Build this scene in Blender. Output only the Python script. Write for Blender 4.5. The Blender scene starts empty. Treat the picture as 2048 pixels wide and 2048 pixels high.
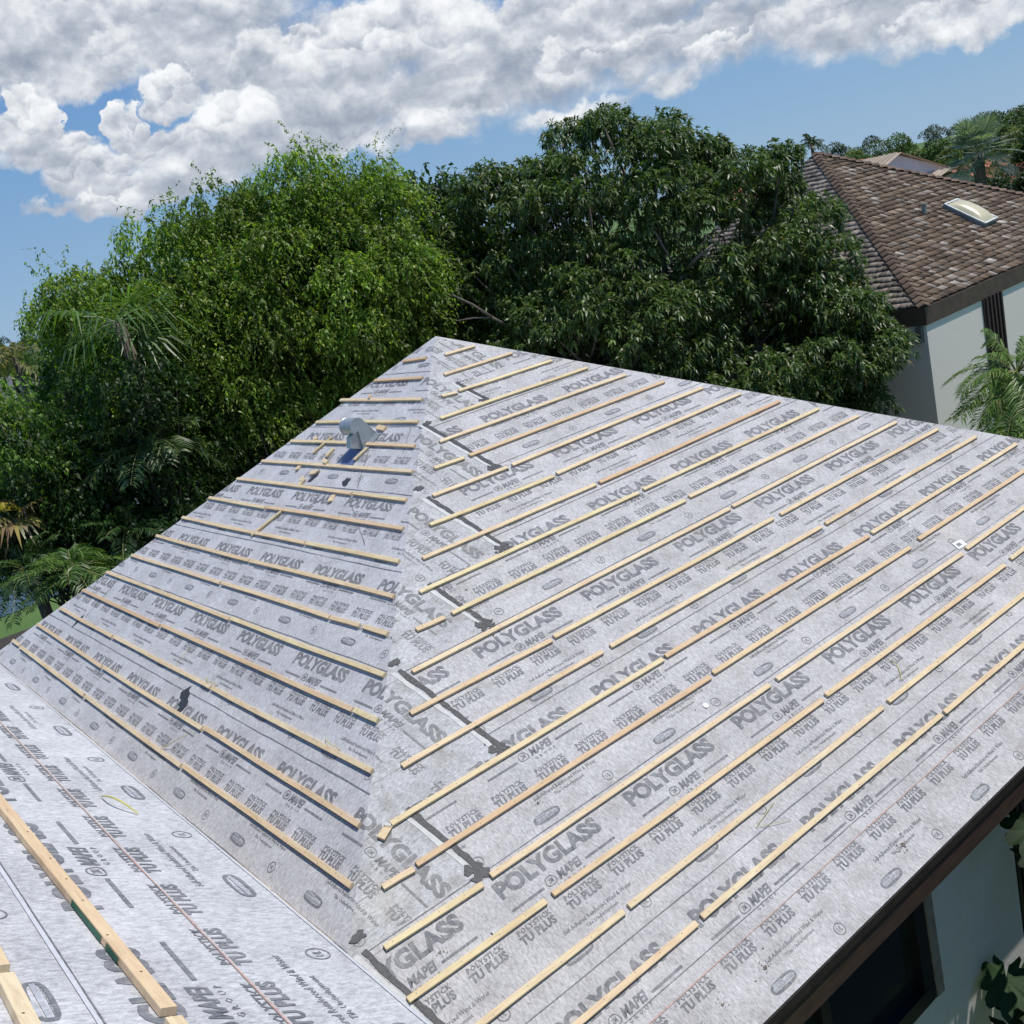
import bpy, math, random
import numpy as np
from mathutils import Vector, Matrix
random.seed(7); RNG = np.random.default_rng(11)
sc = bpy.context.scene
COL = sc.collection

# ---------------------------------------------------------------- camera
CAMROT = np.array([[0.75797179, -0.61207132, -0.22549383],
                   [0.33299197, 0.06582975, 0.94062893],
                   [-0.56088779, -0.78805783, 0.25371193]])   # rows: camera x, y, z axes in the world
FOC = 2050.2
cam_d = bpy.data.cameras.new('camera'); cam = bpy.data.objects.new('camera', cam_d); COL.objects.link(cam)
cam_d.sensor_width = 36; cam_d.lens = 36 * FOC / 2048; cam_d.clip_start = 0.05; cam_d.clip_end = 3000
cam.matrix_world = Matrix([list(CAMROT[:, 0]) + [0], list(CAMROT[:, 1]) + [0], list(CAMROT[:, 2]) + [0], [0, 0, 0, 1]])
cam.matrix_world = Matrix([[CAMROT[0][i], CAMROT[1][i], CAMROT[2][i], 0] for i in range(3)] + [[0, 0, 0, 1]])
sc.camera = cam
sc.view_settings.view_transform = 'Standard'; sc.view_settings.look = 'None'
sc.view_settings.exposure = 0.14; sc.view_settings.gamma = 1.0
sc.render.film_transparent = False
try:
    sc.cycles.max_bounces = 6; sc.cycles.transparent_max_bounces = 6; sc.cycles.volume_bounces = 0
except Exception: pass

# ---------------------------------------------------------------- sun and sky
SUN = Vector((0.27, -0.21, 0.94)).normalized()
sun_d = bpy.data.lights.new('sun', 'SUN'); sun_d.energy = 3.55; sun_d.angle = math.radians(0.53); sun_d.color = (1.0, 0.95, 0.88)
sun = bpy.data.objects.new('sun', sun_d); COL.objects.link(sun); sun.location = (0, 0, 30)
sun.rotation_euler = (-SUN).to_track_quat('-Z', 'Y').to_euler()

def ray(px, py):
    v = np.array([px - 1024.0, 1024.0 - py, -FOC]); return CAMROT.T @ v
def azel(px, py):
    r = ray(px, py); return math.degrees(math.atan2(r[1], r[0])), math.degrees(math.atan2(r[2], math.hypot(r[0], r[1])))

world = bpy.data.worlds.new('World'); sc.world = world; world.use_nodes = True
NT = world.node_tree; NT.nodes.clear()
class NB:
    """small node builder"""
    def __init__(s, nt): s.nt = nt
    def n(s, t, **kw):
        x = s.nt.nodes.new(t)
        for k, v in kw.items(): setattr(x, k, v)
        return x
    def put(s, sock, v):
        if isinstance(v, bpy.types.NodeSocket): s.nt.links.new(v, sock)
        else: sock.default_value = v
    def math(s, op, a, b=0.0, c=0.0, clamp=False):
        m = s.n('ShaderNodeMath', operation=op, use_clamp=clamp)
        s.put(m.inputs[0], a); s.put(m.inputs[1], b); s.put(m.inputs[2], c); return m.outputs[0]
    def vmath(s, op, a, b=(0, 0, 0)):
        m = s.n('ShaderNodeVectorMath', operation=op); s.put(m.inputs[0], a); s.put(m.inputs[1], b)
        return m.outputs['Value'] if op in ('LENGTH', 'DOT_PRODUCT') else m.outputs[0]
    def noise(s, vec, scale, detail=5, rough=.5, dist=0.0, lac=2.0):
        m = s.n('ShaderNodeTexNoise'); s.put(m.inputs['Vector'], vec); m.inputs['Scale'].default_value = scale
        m.inputs['Detail'].default_value = detail; m.inputs['Roughness'].default_value = rough
        m.inputs['Distortion'].default_value = dist; m.inputs['Lacunarity'].default_value = lac
        return m.outputs['Fac']
    def mapr(s, v, a, b, c=0.0, d=1.0, smooth=False):
        m = s.n('ShaderNodeMapRange'); m.interpolation_type = 'SMOOTHSTEP' if smooth else 'LINEAR'
        s.put(m.inputs[0], v); m.inputs[1].default_value = a; m.inputs[2].default_value = b
        m.inputs[3].default_value = c; m.inputs[4].default_value = d; return m.outputs[0]
    def mix(s, f, a, b, typ='RGBA', blend='MIX'):
        m = s.n('ShaderNodeMix', data_type=typ); 
        if typ == 'RGBA': m.blend_type = blend
        i = {'RGBA': (6, 7, 2), 'FLOAT': (2, 3, 0)}[typ]
        s.put(m.inputs[0], f); s.put(m.inputs[i[0]], a); s.put(m.inputs[i[1]], b); return m.outputs[i[2]]
    def mapping(s, vec, scale=(1, 1, 1), rot=(0, 0, 0), loc=(0, 0, 0)):
        m = s.n('ShaderNodeMapping'); s.put(m.inputs[0], vec); m.inputs['Scale'].default_value = scale
        m.inputs['Rotation'].default_value = rot; m.inputs['Location'].default_value = loc; return m.outputs[0]

w = NB(NT)
sky = w.n('ShaderNodeTexSky', sky_type='NISHITA'); sky.sun_disc = False
sky.sun_elevation = math.asin(SUN.z); sky.sun_rotation = math.atan2(SUN.x, SUN.y)
sky.altitude = 0; sky.air_density = 1.0; sky.dust_density = .15; sky.ozone_density = 3.0
bg = w.n('ShaderNodeBackground'); tcw = w.n('ShaderNodeTexCoord'); spw = w.n('ShaderNodeSeparateXYZ'); NT.links.new(tcw.outputs['Generated'], spw.inputs[0])
grd = w.n('ShaderNodeValToRGB'); NT.links.new(spw.outputs[2], grd.inputs[0]); gr_ = grd.color_ramp
gr_.elements[0].position = 0.0; gr_.elements[0].color = (.27, .42, .60, 1); gr_.elements[1].position = .5; gr_.elements[1].color = (.075, .20, .46, 1)
gr_.elements.new(.10).color = (.20, .36, .58, 1); gr_.elements.new(.24).color = (.115, .27, .55, 1)
skb = w.vmath('SCALE', sky.outputs[0]); skb.node.inputs['Scale'].default_value = .10
NT.links.new(w.mix(.93, skb, grd.outputs[0]), bg.inputs[0]); bg.inputs[1].default_value = 1.0
wo = w.n('ShaderNodeOutputWorld'); NT.links.new(bg.outputs[0], wo.inputs[0])

# ---------------------------------------------------------------- helpers
def tag(o, label=None, cat=None, group=None, kind=None):
    if label: o['label'] = label
    if cat: o['category'] = cat
    if group: o['group'] = group
    if kind: o['kind'] = kind
    return o
def empty(name, loc, label=None, cat=None, group=None):
    o = bpy.data.objects.new(name, None); COL.objects.link(o); o.location = loc; o.empty_display_size = .3
    return tag(o, label, cat, group)
def link(name, me, mats, parent=None):
    o = bpy.data.objects.new(name, me); COL.objects.link(o)
    for m in (mats if isinstance(mats, (list, tuple)) else [mats]): me.materials.append(m)
    if parent:
        o.parent = parent; 
        # geometry is written in world space: cancel the parents' offset
        loc = Vector((0, 0, 0)); p = parent
        while p: loc += p.location; p = p.parent
        o.location = -loc
    return o
class MB:
    def __init__(s): s.v = []; s.f = []; s.m = []
    def poly(s, pts, mi=0):
        b = len(s.v); s.v += [tuple(map(float, p)) for p in pts]; s.f.append(tuple(range(b, b + len(pts)))); s.m.append(mi)
    def raw(s, vs, fs, mi=0):
        b = len(s.v); s.v += [tuple(map(float, p)) for p in vs]; s.f += [tuple(b + i for i in f) for f in fs]; s.m += [mi] * len(fs)
    def box(s, c, ax, ay, az_, mi=0):
        """box: centre, three half-extent vectors"""
        c, ax, ay, az_ = map(np.array, (c, ax, ay, az_))
        P = [c + i * ax + j * ay + k * az_ for k in (-1, 1) for i, j in ((-1, -1), (1, -1), (1, 1), (-1, 1))]
        s.raw(P, [(3, 2, 1, 0), (4, 5, 6, 7), (0, 1, 5, 4), (1, 2, 6, 5), (2, 3, 7, 6), (3, 0, 4, 7)], mi)
    def tube(s, pts, rad, n=6, mi=0, cap=True):
        pts = [np.array(p, float) for p in pts]; rings = []
        for i, p in enumerate(pts):
            t = pts[min(i + 1, len(pts) - 1)] - pts[max(i - 1, 0)]; t /= (np.linalg.norm(t) + 1e-9)
            a = np.cross(t, (0, 0, 1.0)); 
            if np.linalg.norm(a) < .05: a = np.cross(t, (1.0, 0, 0))
            a /= np.linalg.norm(a); b = np.cross(t, a)
            r = rad[i] if hasattr(rad, '__len__') else rad
            rings.append([p + r * (math.cos(q) * a + math.sin(q) * b) for q in np.linspace(0, 2 * math.pi, n, endpoint=False)])
        vs = [v for r in rings for v in r]; fs = []
        for i in range(len(pts) - 1):
            for j in range(n):
                k = (j + 1) % n; fs.append((i * n + j, i * n + k, (i + 1) * n + k, (i + 1) * n + j))
        if cap: fs.append(tuple(range(n))[::-1]); fs.append(tuple((len(pts) - 1) * n + j for j in range(n)))
        s.raw(vs, fs, mi)
    def build(s, name, mats, parent=None, smooth=False):
        me = bpy.data.meshes.new(name); me.from_pydata(s.v, [], s.f)
        me.polygons.foreach_set('material_index', np.array(s.m, dtype=np.int32))
        if smooth: me.polygons.foreach_set('use_smooth', np.ones(len(s.f), dtype=bool))
        me.update(); return link(name, me, mats, parent)
def npmesh(name, V, F, mats, parent=None, color=None, midx=None, smooth=False):
    """V (n,3), F (m,k) arrays"""
    me = bpy.data.meshes.new(name); n, (m, k) = len(V), F.shape
    me.vertices.add(n); me.vertices.foreach_set('co', V.astype(np.float32).ravel())
    me.loops.add(m * k); me.loops.foreach_set('vertex_index', F.astype(np.int32).ravel())
    me.polygons.add(m); me.polygons.foreach_set('loop_start', np.arange(0, m * k, k, dtype=np.int32))
    me.polygons.foreach_set('loop_total', np.full(m, k, dtype=np.int32))
    if midx is not None: me.polygons.foreach_set('material_index', midx.astype(np.int32))
    if smooth: me.polygons.foreach_set('use_smooth', np.ones(m, dtype=bool))
    me.update(calc_edges=True)
    if color is not None:
        at_ = me.color_attributes.new('Col', 'FLOAT_COLOR', 'POINT')
        c4 = np.ones((n, 4), np.float32); c4[:, :3] = color; at_.data.foreach_set('color', c4.ravel())
    return link(name, me, mats, parent)
def at(px, py, dist):
    """world point seen at photo pixel (px,py), dist metres away measured on the ground plan"""
    r = ray(px, py); return r / math.hypot(r[0], r[1]) * dist

# ---------------------------------------------------------------- materials
def newmat(name):
    m = bpy.data.materials.new(name); m.use_nodes = True; b = NB(m.node_tree); p = m.node_tree.nodes['Principled BSDF']
    return m, b, p
def simple(name, col, rough=.7, metal=0.0, nscale=8.0, amt=.25, bump=0.0, spec=.5, stretch=(1, 1, 1)):
    m, b, p = newmat(name); t = b.n('ShaderNodeTexCoord')
    v = b.mapping(t.outputs['Object'], stretch); n = b.noise(v, nscale, 6, .6)
    f = b.mapr(n, .3, .7, 1 - amt, 1 + amt)
    c = b.vmath('SCALE', (col[0], col[1], col[2])); b.put(c.node.inputs['Scale'], f)
    b.put(p.inputs['Base Color'], c); p.inputs['Roughness'].default_value = rough; p.inputs['Metallic'].default_value = metal
    p.inputs['Specular IOR Level'].default_value = spec
    if bump:
        bp = b.n('ShaderNodeBump'); bp.inputs['Strength'].default_value = bump; bp.inputs['Distance'].default_value = .01
        b.put(bp.inputs['Height'], n); b.put(p.inputs['Normal'], bp.outputs[0])
    return m
def membrane(name, base, e1, e2, dirt=0.0, ink=None, stain=0.0):
    """fibrous fleece sheet; e1 along the row, e2 down the slope"""
    m, b, p = newmat(name); t = b.n('ShaderNodeTexCoord'); P = t.outputs['Object']
    cx = b.n('ShaderNodeCombineXYZ')
    b.put(cx.inputs[0], b.vmath('DOT_PRODUCT', P, tuple(e1))); b.put(cx.inputs[1], b.vmath('DOT_PRODUCT', P, tuple(e2)))
    uv = cx.outputs[0]
    fib = b.noise(b.mapping(uv, (1.9, .75, 1)), 42, 6, .66, .6)
    fib2 = b.noise(b.mapping(uv, (1, .8, 1), rot=(0, 0, .3)), 160, 3, .6, .2)
    blot = b.noise(uv, 3.2, 4, .6)
    big = b.noise(uv, .75, 3, .5)
    f = b.math('ADD', b.math('MULTIPLY', b.mapr(fib, .33, .67, -1, 1), .27), b.math('MULTIPLY', b.mapr(fib2, .3, .7, -1, 1), .13))
    f = b.math('ADD', f, b.math('MULTIPLY', b.mapr(blot, .3, .7, -1, 1), .13))
    f = b.math('ADD', f, b.math('MULTIPLY', b.mapr(big, .3, .7, -1, 1), .055))
    dark = b.noise(b.mapping(uv, (1.5, .9, 1), loc=(4, 2, 0)), 26, 5, .72, 1.0)
    f = b.math('SUBTRACT', f, b.math('MULTIPLY', b.mapr(dark, .56, .72, 0, 1), .26 + .2 * dirt))
    c = b.vmath('SCALE', tuple(base)); b.put(c.node.inputs['Scale'], b.math('ADD', f, 1.0))
    cc = c
    if dirt or stain:
        dn = b.noise(b.mapping(uv, loc=(7, 3, 0)), 5.5, 7, .74)
        cc = b.mix(b.math('MULTIPLY', b.mapr(dn, .49, .70, 0, 1), .70 * dirt + .30 * stain), cc, (.23, .20, .165, 1))
        yn = b.noise(b.mapping(uv, loc=(1, 9, 0)), 1.1, 3, .6)
        cc = b.mix(b.math('MULTIPLY', b.mapr(yn, .62, .8, 0, 1), .4 * dirt + .22 * stain), cc, (.50, .43, .27, 1))
        sp = b.noise(b.mapping(uv, loc=(2, 5, 0)), 34, 3, .5)
        cc = b.mix(b.mapr(sp, .735, .78, 0, .75), cc, (.10, .09, .08, 1))
    if ink:
        wear = b.noise(b.mapping(uv, (1.2, .6, 1), loc=(.5, .5, 0)), 30, 6, .7, .5)
        big2 = b.noise(uv, 4.5, 2, .5)
        k = b.math('ADD', b.mapr(wear, .35, .7, .96, .5), b.mapr(big2, .3, .7, -.12, .08), clamp=True)
        cc = b.mix(k, cc, (ink[0], ink[1], ink[2], 1))
    b.put(p.inputs['Base Color'], cc); p.inputs['Roughness'].default_value = .78; p.inputs['Specular IOR Level'].default_value = .35
    bp = b.n('ShaderNodeBump'); bp.inputs['Strength'].default_value = .55; bp.inputs['Distance'].default_value = .006
    wr = b.noise(b.mapping(uv, (1.6, .35, 1)), 9, 4, .6, .8)
    wr2 = b.noise(b.mapping(uv, (.9, .28, 1), loc=(3, 3, 0)), 3.2, 3, .5, 1.2)
    b.put(bp.inputs['Height'], b.math('ADD', b.math('ADD', fib, b.math('MULTIPLY', fib2, .4)), b.math('MULTIPLY_ADD', wr2, 3.2, b.math('MULTIPLY', wr, 1.6))))
    b.put(p.inputs['Normal'], bp.outputs[0]); return m
def wood(name, axis):
    m, b, p = newmat(name); t = b.n('ShaderNodeTexCoord'); P = t.outputs['Object']; oi = b.n('ShaderNodeObjectInfo')
    cx = b.n('ShaderNodeCombineXYZ')
    al = b.vmath('DOT_PRODUCT', P, axis[0]); ac = b.vmath('DOT_PRODUCT', P, axis[1])
    rnd = b.math('MULTIPLY', oi.outputs['Random'], 37.0)
    b.put(cx.inputs[0], b.math('MULTIPLY', al, .09)); b.put(cx.inputs[1], ac); b.put(cx.inputs[2], rnd)
    gr = b.noise(cx.outputs[0], 75, 5, .62, .9)
    cy = b.n('ShaderNodeCombineXYZ'); b.put(cy.inputs[0], al); b.put(cy.inputs[1], b.math('MULTIPLY', ac, 1.5)); b.put(cy.inputs[2], rnd)
    bl = b.noise(cy.outputs[0], 1.7, 4, .65)
    kn = b.n('ShaderNodeTexVoronoi', feature='F1'); b.put(kn.inputs['Vector'], b.mapping(cy.outputs[0], (1, 2.6, 1))); kn.inputs['Scale'].default_value = 1.9
    r1 = b.n('ShaderNodeValToRGB'); b.put(r1.inputs[0], oi.outputs['Random'])
    c0 = r1.color_ramp; c0.elements[0].color = (.74, .57, .35, 1); c0.elements[1].color = (.66, .46, .28, 1)
    for q, cc in ((.2, (.80, .65, .42, 1)), (.45, (.78, .64, .43, 1)), (.65, (.76, .65, .38, 1)), (.85, (.79, .62, .40, 1))): e = c0.elements.new(q); e.color = cc
    base = b.mix(b.mapr(bl, .38, .72, 0, .5), r1.outputs[0], (.56, .37, .21, 1))
    base = b.mix(b.mapr(gr, .45, .72, 0, .5), base, (.42, .26, .14, 1))
    base = b.mix(b.mapr(kn.outputs['Distance'], .02, .055, .9, 0, True), base, (.16, .075, .035, 1))
    b.put(p.inputs['Base Color'], base); p.inputs['Roughness'].default_value = .72; p.inputs['Specular IOR Level'].default_value = .3
    bp = b.n('ShaderNodeBump'); bp.inputs['Strength'].default_value = .25; bp.inputs['Distance'].default_value = .003
    b.put(bp.inputs['Height'], gr); b.put(p.inputs['Normal'], bp.outputs[0]); return m
def leafmat(name, rough=.42, trans=.35, spec=.5, tcol=(1.6, 1.9, .7)):
    m, b, p = newmat(name); a = b.n('ShaderNodeVertexColor'); a.layer_name = 'Col'
    b.put(p.inputs['Base Color'], a.outputs[0]); p.inputs['Roughness'].default_value = rough; p.inputs['Specular IOR Level'].default_value = spec
    tr = b.n('ShaderNodeBsdfTranslucent'); tcn = b.vmath('MULTIPLY', a.outputs[0], tcol); b.put(tr.inputs[0], tcn)
    mx = b.n('ShaderNodeMixShader'); mx.inputs[0].default_value = trans
    nt = m.node_tree; nt.links.new(p.outputs[0], mx.inputs[1]); nt.links.new(tr.outputs[0], mx.inputs[2])
    nt.links.new(mx.outputs[0], nt.nodes['Material Output'].inputs[0]); return m

# ---------------------------------------------------------------- roof frames
PITCH = math.atan(.5774); CP, SP = math.cos(PITCH), math.sin(PITCH)
APEX = np.array([5.71861, 8.60441, -0.76894]); SLOPE = 6.38; HALF = SLOPE * CP
GROUND = -7.35
class Plane:
    def __init__(s, o, e1, e2):
        s.o, s.e1, s.e2 = np.array(o, float), np.array(e1, float), np.array(e2, float); s.n = np.cross(s.e2, s.e1)
        if s.n[2] < 0: s.n = -s.n
        s.n /= np.linalg.norm(s.n)
    def uv(s, px, py):
        r = ray(px, py); m = np.array([r, -s.e1, -s.e2]).T; q = np.linalg.solve(m, s.o); return np.array([q[1], q[2]])
    def P(s, u, v, h=0.0): return s.o + u * s.e1 + v * s.e2 + h * s.n
PR = Plane(APEX, (1, 0, 0), (0, -CP, -SP))        # faces -Y
PL = Plane(APEX, (0, -1, 0), (-CP, 0, -SP))       # faces -X
PBK = Plane(APEX, (-1, 0, 0), (0, CP, -SP))
PRT = Plane(APEX, (0, 1, 0), (CP, 0, -SP))
_r = ray(289.86, 1548.14); CORG = _r / np.linalg.norm(_r) * 4.6
PC = Plane(CORG, (0, 1, 0), (CP, 0, -SP))         # upper roof, faces +X; u runs +Y (reading direction)

# ---------------------------------------------------------------- membrane print (glyph outlines in the sheet)
def glyphs(txt, w_, h_, off=.02, shear=0.0, res=2, space=1.0):
    cu = bpy.data.curves.new('t', 'FONT'); cu.body = txt; cu.size = 1; cu.offset = off; cu.resolution_u = res
    cu.shear = shear; cu.space_character = space; cu.dimensions = '2D'; cu.fill_mode = 'FRONT' if hasattr(cu, 'fill_mode') else cu.fill_mode
    o = bpy.data.objects.new('t', cu); me = o.to_mesh()
    vs = np.array([v.co[:2] for v in me.vertices]); fs = [tuple(p.vertices) for p in me.polygons]
    o.to_mesh_clear(); bpy.data.objects.remove(o); bpy.data.curves.remove(cu)
    lo, hi = vs.min(0), vs.max(0); vs = (vs - lo) / (hi - lo) * np.array([w_, h_]); vs[:, 1] = h_ - vs[:, 1]   # v runs down
    return vs, fs
STAMP = []      # (verts, faces, material) for one period of one row; origin at the row's top left
def stamp(vs, fs, du, dv, mi=1): STAMP.append((vs + np.array([du, dv]), fs, mi))
def ring(cx_, cy_, rx, ry, wd, n=20, power=2.0):
    vs = []
    for k, r in enumerate((1, 0)):
        for a in np.linspace(0, 2 * math.pi, n, endpoint=False):
            c, s_ = math.cos(a), math.sin(a); q = (abs(c) ** power + abs(s_) ** power) ** (-1 / power)
            vs.append((cx_ + (rx - (wd if k else 0)) * c * q, cy_ + (ry - (wd if k else 0)) * s_ * q))
    fs = [(i, (i + 1) % n, n + (i + 1) % n, n + i) for i in range(n)]; return np.array(vs), fs
def rect(a, b_, c, d_): return np.array([(a, b_), (c, b_), (c, d_), (a, d_)]), [(0, 1, 2, 3)]
stamp(*glyphs('POLYGLASS', .755, .108, .045, 0, 3, 1.02), 0, .085)
v_, f_ = rect(0, 0, .228, .014); stamp(v_, f_, 0, .262); stamp(v_, f_, .54, .262)
v_, f_ = ring(0, 0, .036, .030, .006, 18, 3.0); v_[:, 0] *= 1 + .35 * v_[:, 1] / .03 * .6; stamp(v_, f_, .288, .255)
stamp(*glyphs('2M', .036, .03, .02, .2, 1), .27, .24)
stamp(*glyphs('MAPEI', .175, .056, .035, .28), .337, .228)
stamp(*glyphs('GROUP', .165, .02, .01, 0, 1, 1.9), .34, .298)
PSt = glyphs('POLYSTICK', .232, .033, .03, .12, 1, 1.05); TUp = glyphs('TU PLUS', .236, .05, .045, .12, 2, 1.05)
for k in range(3): stamp(*PSt, .27 + .335 * k - .335, .368); stamp(*TUp, .262 + .335 * k - .335, .406)
stamp(*glyphs('Self-Adhered Reinforced Wind & Water', .50, .026, .008, .1, 1), .135, .514)
stamp(*glyphs('Tile Underlayment', .235, .026, .008, .1, 1), .265, .557)
# pill: rounded bar with a framed strip inside, and the small round seal
pv_, pf_ = ring(.127, .652, .094, .031, .0125, 22, 3.2); stamp(pv_, pf_, 0, 0)
v_, f_ = rect(.045, .645, .21, .6585); stamp(v_, f_, 0, 0, 2)
stamp(*glyphs('TECHNOLOGY', .14, .009, .01, 0, 1), .057, .6635)
v_, f_ = rect(.055, .6275, .13, .6405); stamp(v_, f_, 0, 0, 2); 
v_, f_ = ring(.62, .655, .036, .036, .0055, 22); stamp(v_, f_, 0, 0)
stamp(*glyphs('UL', .034, .026, .01, .3, 1), .602, .642)

def clip(poly, a, b_, c):
    """keep a*u+b*v+c >= 0"""
    out_ = []; n = len(poly)
    for i in range(n):
        p, q = poly[i], poly[(i + 1) % n]; dp, dq = a * p[0] + b_ * p[1] + c, a * q[0] + b_ * q[1] + c
        if dp >= 0: out_.append(p)
        if (dp >= 0) != (dq >= 0): t_ = dp / (dp - dq); out_.append((p[0] + (q[0] - p[0]) * t_, p[1] + (q[1] - p[1]) * t_))
    return out_
def halfplanes(poly):
    """convex polygon -> inward half planes"""
    c = np.mean(poly, 0); hs = []
    for i in range(len(poly)):
        p, q = np.array(poly[i]), np.array(poly[(i + 1) % len(poly)]); n = np.array([-(q - p)[1], (q - p)[0]])
        if np.linalg.norm(n) < 1e-9: continue
        n /= np.linalg.norm(n)
        if n @ (c - p) < 0: n = -n
        hs.append((n[0], n[1], -n @ p))
    return hs
def print_rows(mb, plane, rows, region, xf=None, per=1.005, us=1.0, vs_=1.0, matoff=0, h=.0016, urange=(-8, 8)):
    """rows: list of (v_lap, u_phase); region: convex polygon in plane uv; xf: 2x2 turn applied to the row coordinates"""
    hs = halfplanes(region)
    for vl, ph in rows:
        for k in range(int(urange[0]) - 1, int(urange[1]) + 2):
            u0 = ph + k * per
            if xf is None and not (urange[0] - 1.2 < u0 < urange[1] + 1.2): continue
            for sv, sf, mi in STAMP:
                q = np.stack([u0 + sv[:, 0] * us, vl + sv[:, 1] * vs_], 1)
                if xf is not None: q = q @ xf.T
                inside = np.ones(len(q), bool); skip = False
                for a, b_, c in hs:
                    dd = q[:, 0] * a + q[:, 1] * b_ + c
                    if dd.max() < 0: skip = True; break
                    inside &= dd >= 0
                if skip: continue
                hh = h + (.0008 if mi == 2 else 0)
                if inside.all(): mb.raw([plane.P(u, v, hh) for u, v in q], sf, mi + matoff)
                else:
                    for f in sf:
                        pl = [tuple(q[i]) for i in f]
                        for hp in hs:
                            pl = clip(pl, *hp)
                            if len(pl) < 3: break
                        if len(pl) >= 3: mb.poly([plane.P(u, v, hh) for u, v in pl], mi + matoff)

RROWS = [(v, p) for v, p in ((.54, .33), (1.28, .458), (2.015, .647), (2.726, .407), (3.472, .638), (4.185, .052), (4.905, -.37), (5.66, -.626))]
LROWS = [(v, p) for v, p in ((-.2, .1), (.52, -.559), (1.235, .10), (1.985, -.213), (2.677, .125), (3.41, -.23), (4.13, .509), (4.85, .2), (5.57, -.2))]
aL, aR = math.atan2(1, CP), math.atan2(1, -CP); ta = aR - aL
UNF = np.array([[math.cos(ta), -math.sin(ta)], [math.sin(ta), math.cos(ta)]])     # L sheet folded over the hip onto R
TDIR = UNF @ np.array([1.0, 0]); TDIR = TDIR / np.linalg.norm(TDIR)
# where each folded sheet stops on R: (hip v of its lower edge, v where the next one starts)
TARS = [(-.21, .80), (.481, 1.20), (1.198, 2.06), (1.914, 2.88), (2.62, 3.44), (3.35, 4.33), (4.05, 4.89), (4.79, 5.72), (5.5, 6.38)]
def tar_u(hv, v): return -CP * hv + (v - hv) * .172
HS = SLOPE
MB_INK = (.128, .130, .142)
base_R = (.488, .474, .468)
mR = [membrane('fleece_membrane', base_R, PR.e1, PR.e2, .22, None, .75), membrane('membrane_print', base_R, PR.e1, PR.e2, 0, MB_INK),
      membrane('print_reserve', (.36, .37, .39), PR.e1, PR.e2)]
wdir = TDIR[0] * PR.e1 + TDIR[1] * PR.e2; wup = -(-TDIR[1] * PR.e1 + TDIR[0] * PR.e2)
mW = [membrane('folded_membrane', (.475, .472, .47), wdir, wup, .95, None), membrane('folded_print', (.47, .468, .462), wdir, wup, .3, (.175, .172, .168)),
      membrane('folded_reserve', (.36, .36, .36), wdir, wup, .3)]
mL = [membrane('fleece_membrane_west', (.51, .503, .515), PL.e1, PL.e2, .08, None, .4), membrane('membrane_print_west', (.488, .474, .468), PL.e1, PL.e2, 0, MB_INK),
      membrane('print_reserve_west', (.36, .37, .39), PL.e1, PL.e2)]
mC = [membrane('fleece_membrane_upper', (.53, .525, .532), PC.e1, PC.e2, .0, None, .04), membrane('membrane_print_upper', (.488, .474, .468), PC.e1, PC.e2, 0, (.125, .135, .155)),
      membrane('print_reserve_upper', (.42, .43, .46), PC.e1, PC.e2)]
tar = simple('roof_cement', (.035, .036, .04), .5, 0, 40, .5, .6)
lapm = simple('lap_seam', (.19, .19, .20), .7, 0, 30, .6)
chalk = simple('orange_chalk', (.50, .345, .29), .9, 0, 60, .3)
redchalk = simple('faint_red_chalk', (.45, .40, .41), .9, 0, 60, .2)
whiteband = simple('selvedge_band', (.56, .555, .53), .7, 0, 30, .12)
blue = simple('blue_shadow_film', (.10, .135, .27), .5, 0, 30, .2)  # carries the vent's painted shadow as well as blue film

def strip(mb, plane, pts, wd, mi, h=.0035, jit=0.0, step=.12):
    """thin flat band along a polyline in plane uv, with uneven edges"""
    P = []
    for (a, b_) in zip(pts[:-1], pts[1:]):
        a, b_ = np.array(a), np.array(b_); L_ = np.linalg.norm(b_ - a); n = max(1, int(L_ / step))
        for i in range(n): P.append(a + (b_ - a) * i / n)
    P.append(np.array(pts[-1])); L1, L2 = [], []
    for i, p in enumerate(P):
        t_ = P[min(i + 1, len(P) - 1)] - P[max(i - 1, 0)]; t_ = t_ / (np.linalg.norm(t_) + 1e-9); n = np.array([-t_[1], t_[0]])
        w1 = wd / 2 * (1 + jit * random.uniform(-1, 1)); w2 = wd / 2 * (1 + jit * random.uniform(-1, 1)); L1.append(p + n * w1); L2.append(p - n * w2)
    for i in range(len(P) - 1): mb.poly([plane.P(*L1[i], h), plane.P(*L1[i + 1], h), plane.P(*L2[i + 1], h), plane.P(*L2[i], h)], mi)
def blob(mb, plane, c, rx, ry, mi, h=.0045, n=16, rough=.35, rot=0.0):
    vs = []
    for i in range(n):
        a = 2 * math.pi * i / n; r = 1 + random.uniform(-rough, rough); x, y = rx * r * math.cos(a), ry * r * math.sin(a)
        vs.append(plane.P(c[0] + x * math.cos(rot) - y * math.sin(rot), c[1] + x * math.sin(rot) + y * math.cos(rot), h))
    ctr = plane.P(c[0], c[1], h)
    mb.raw([ctr] + vs, [(0, i + 1, (i + 1) % n + 1) for i in range(n)], mi)

house = empty('low_house', (APEX[0], APEX[1], GROUND), 'single storey house under a square pyramid roof covered in grey printed underlayment and timber battens', 'house')
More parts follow.
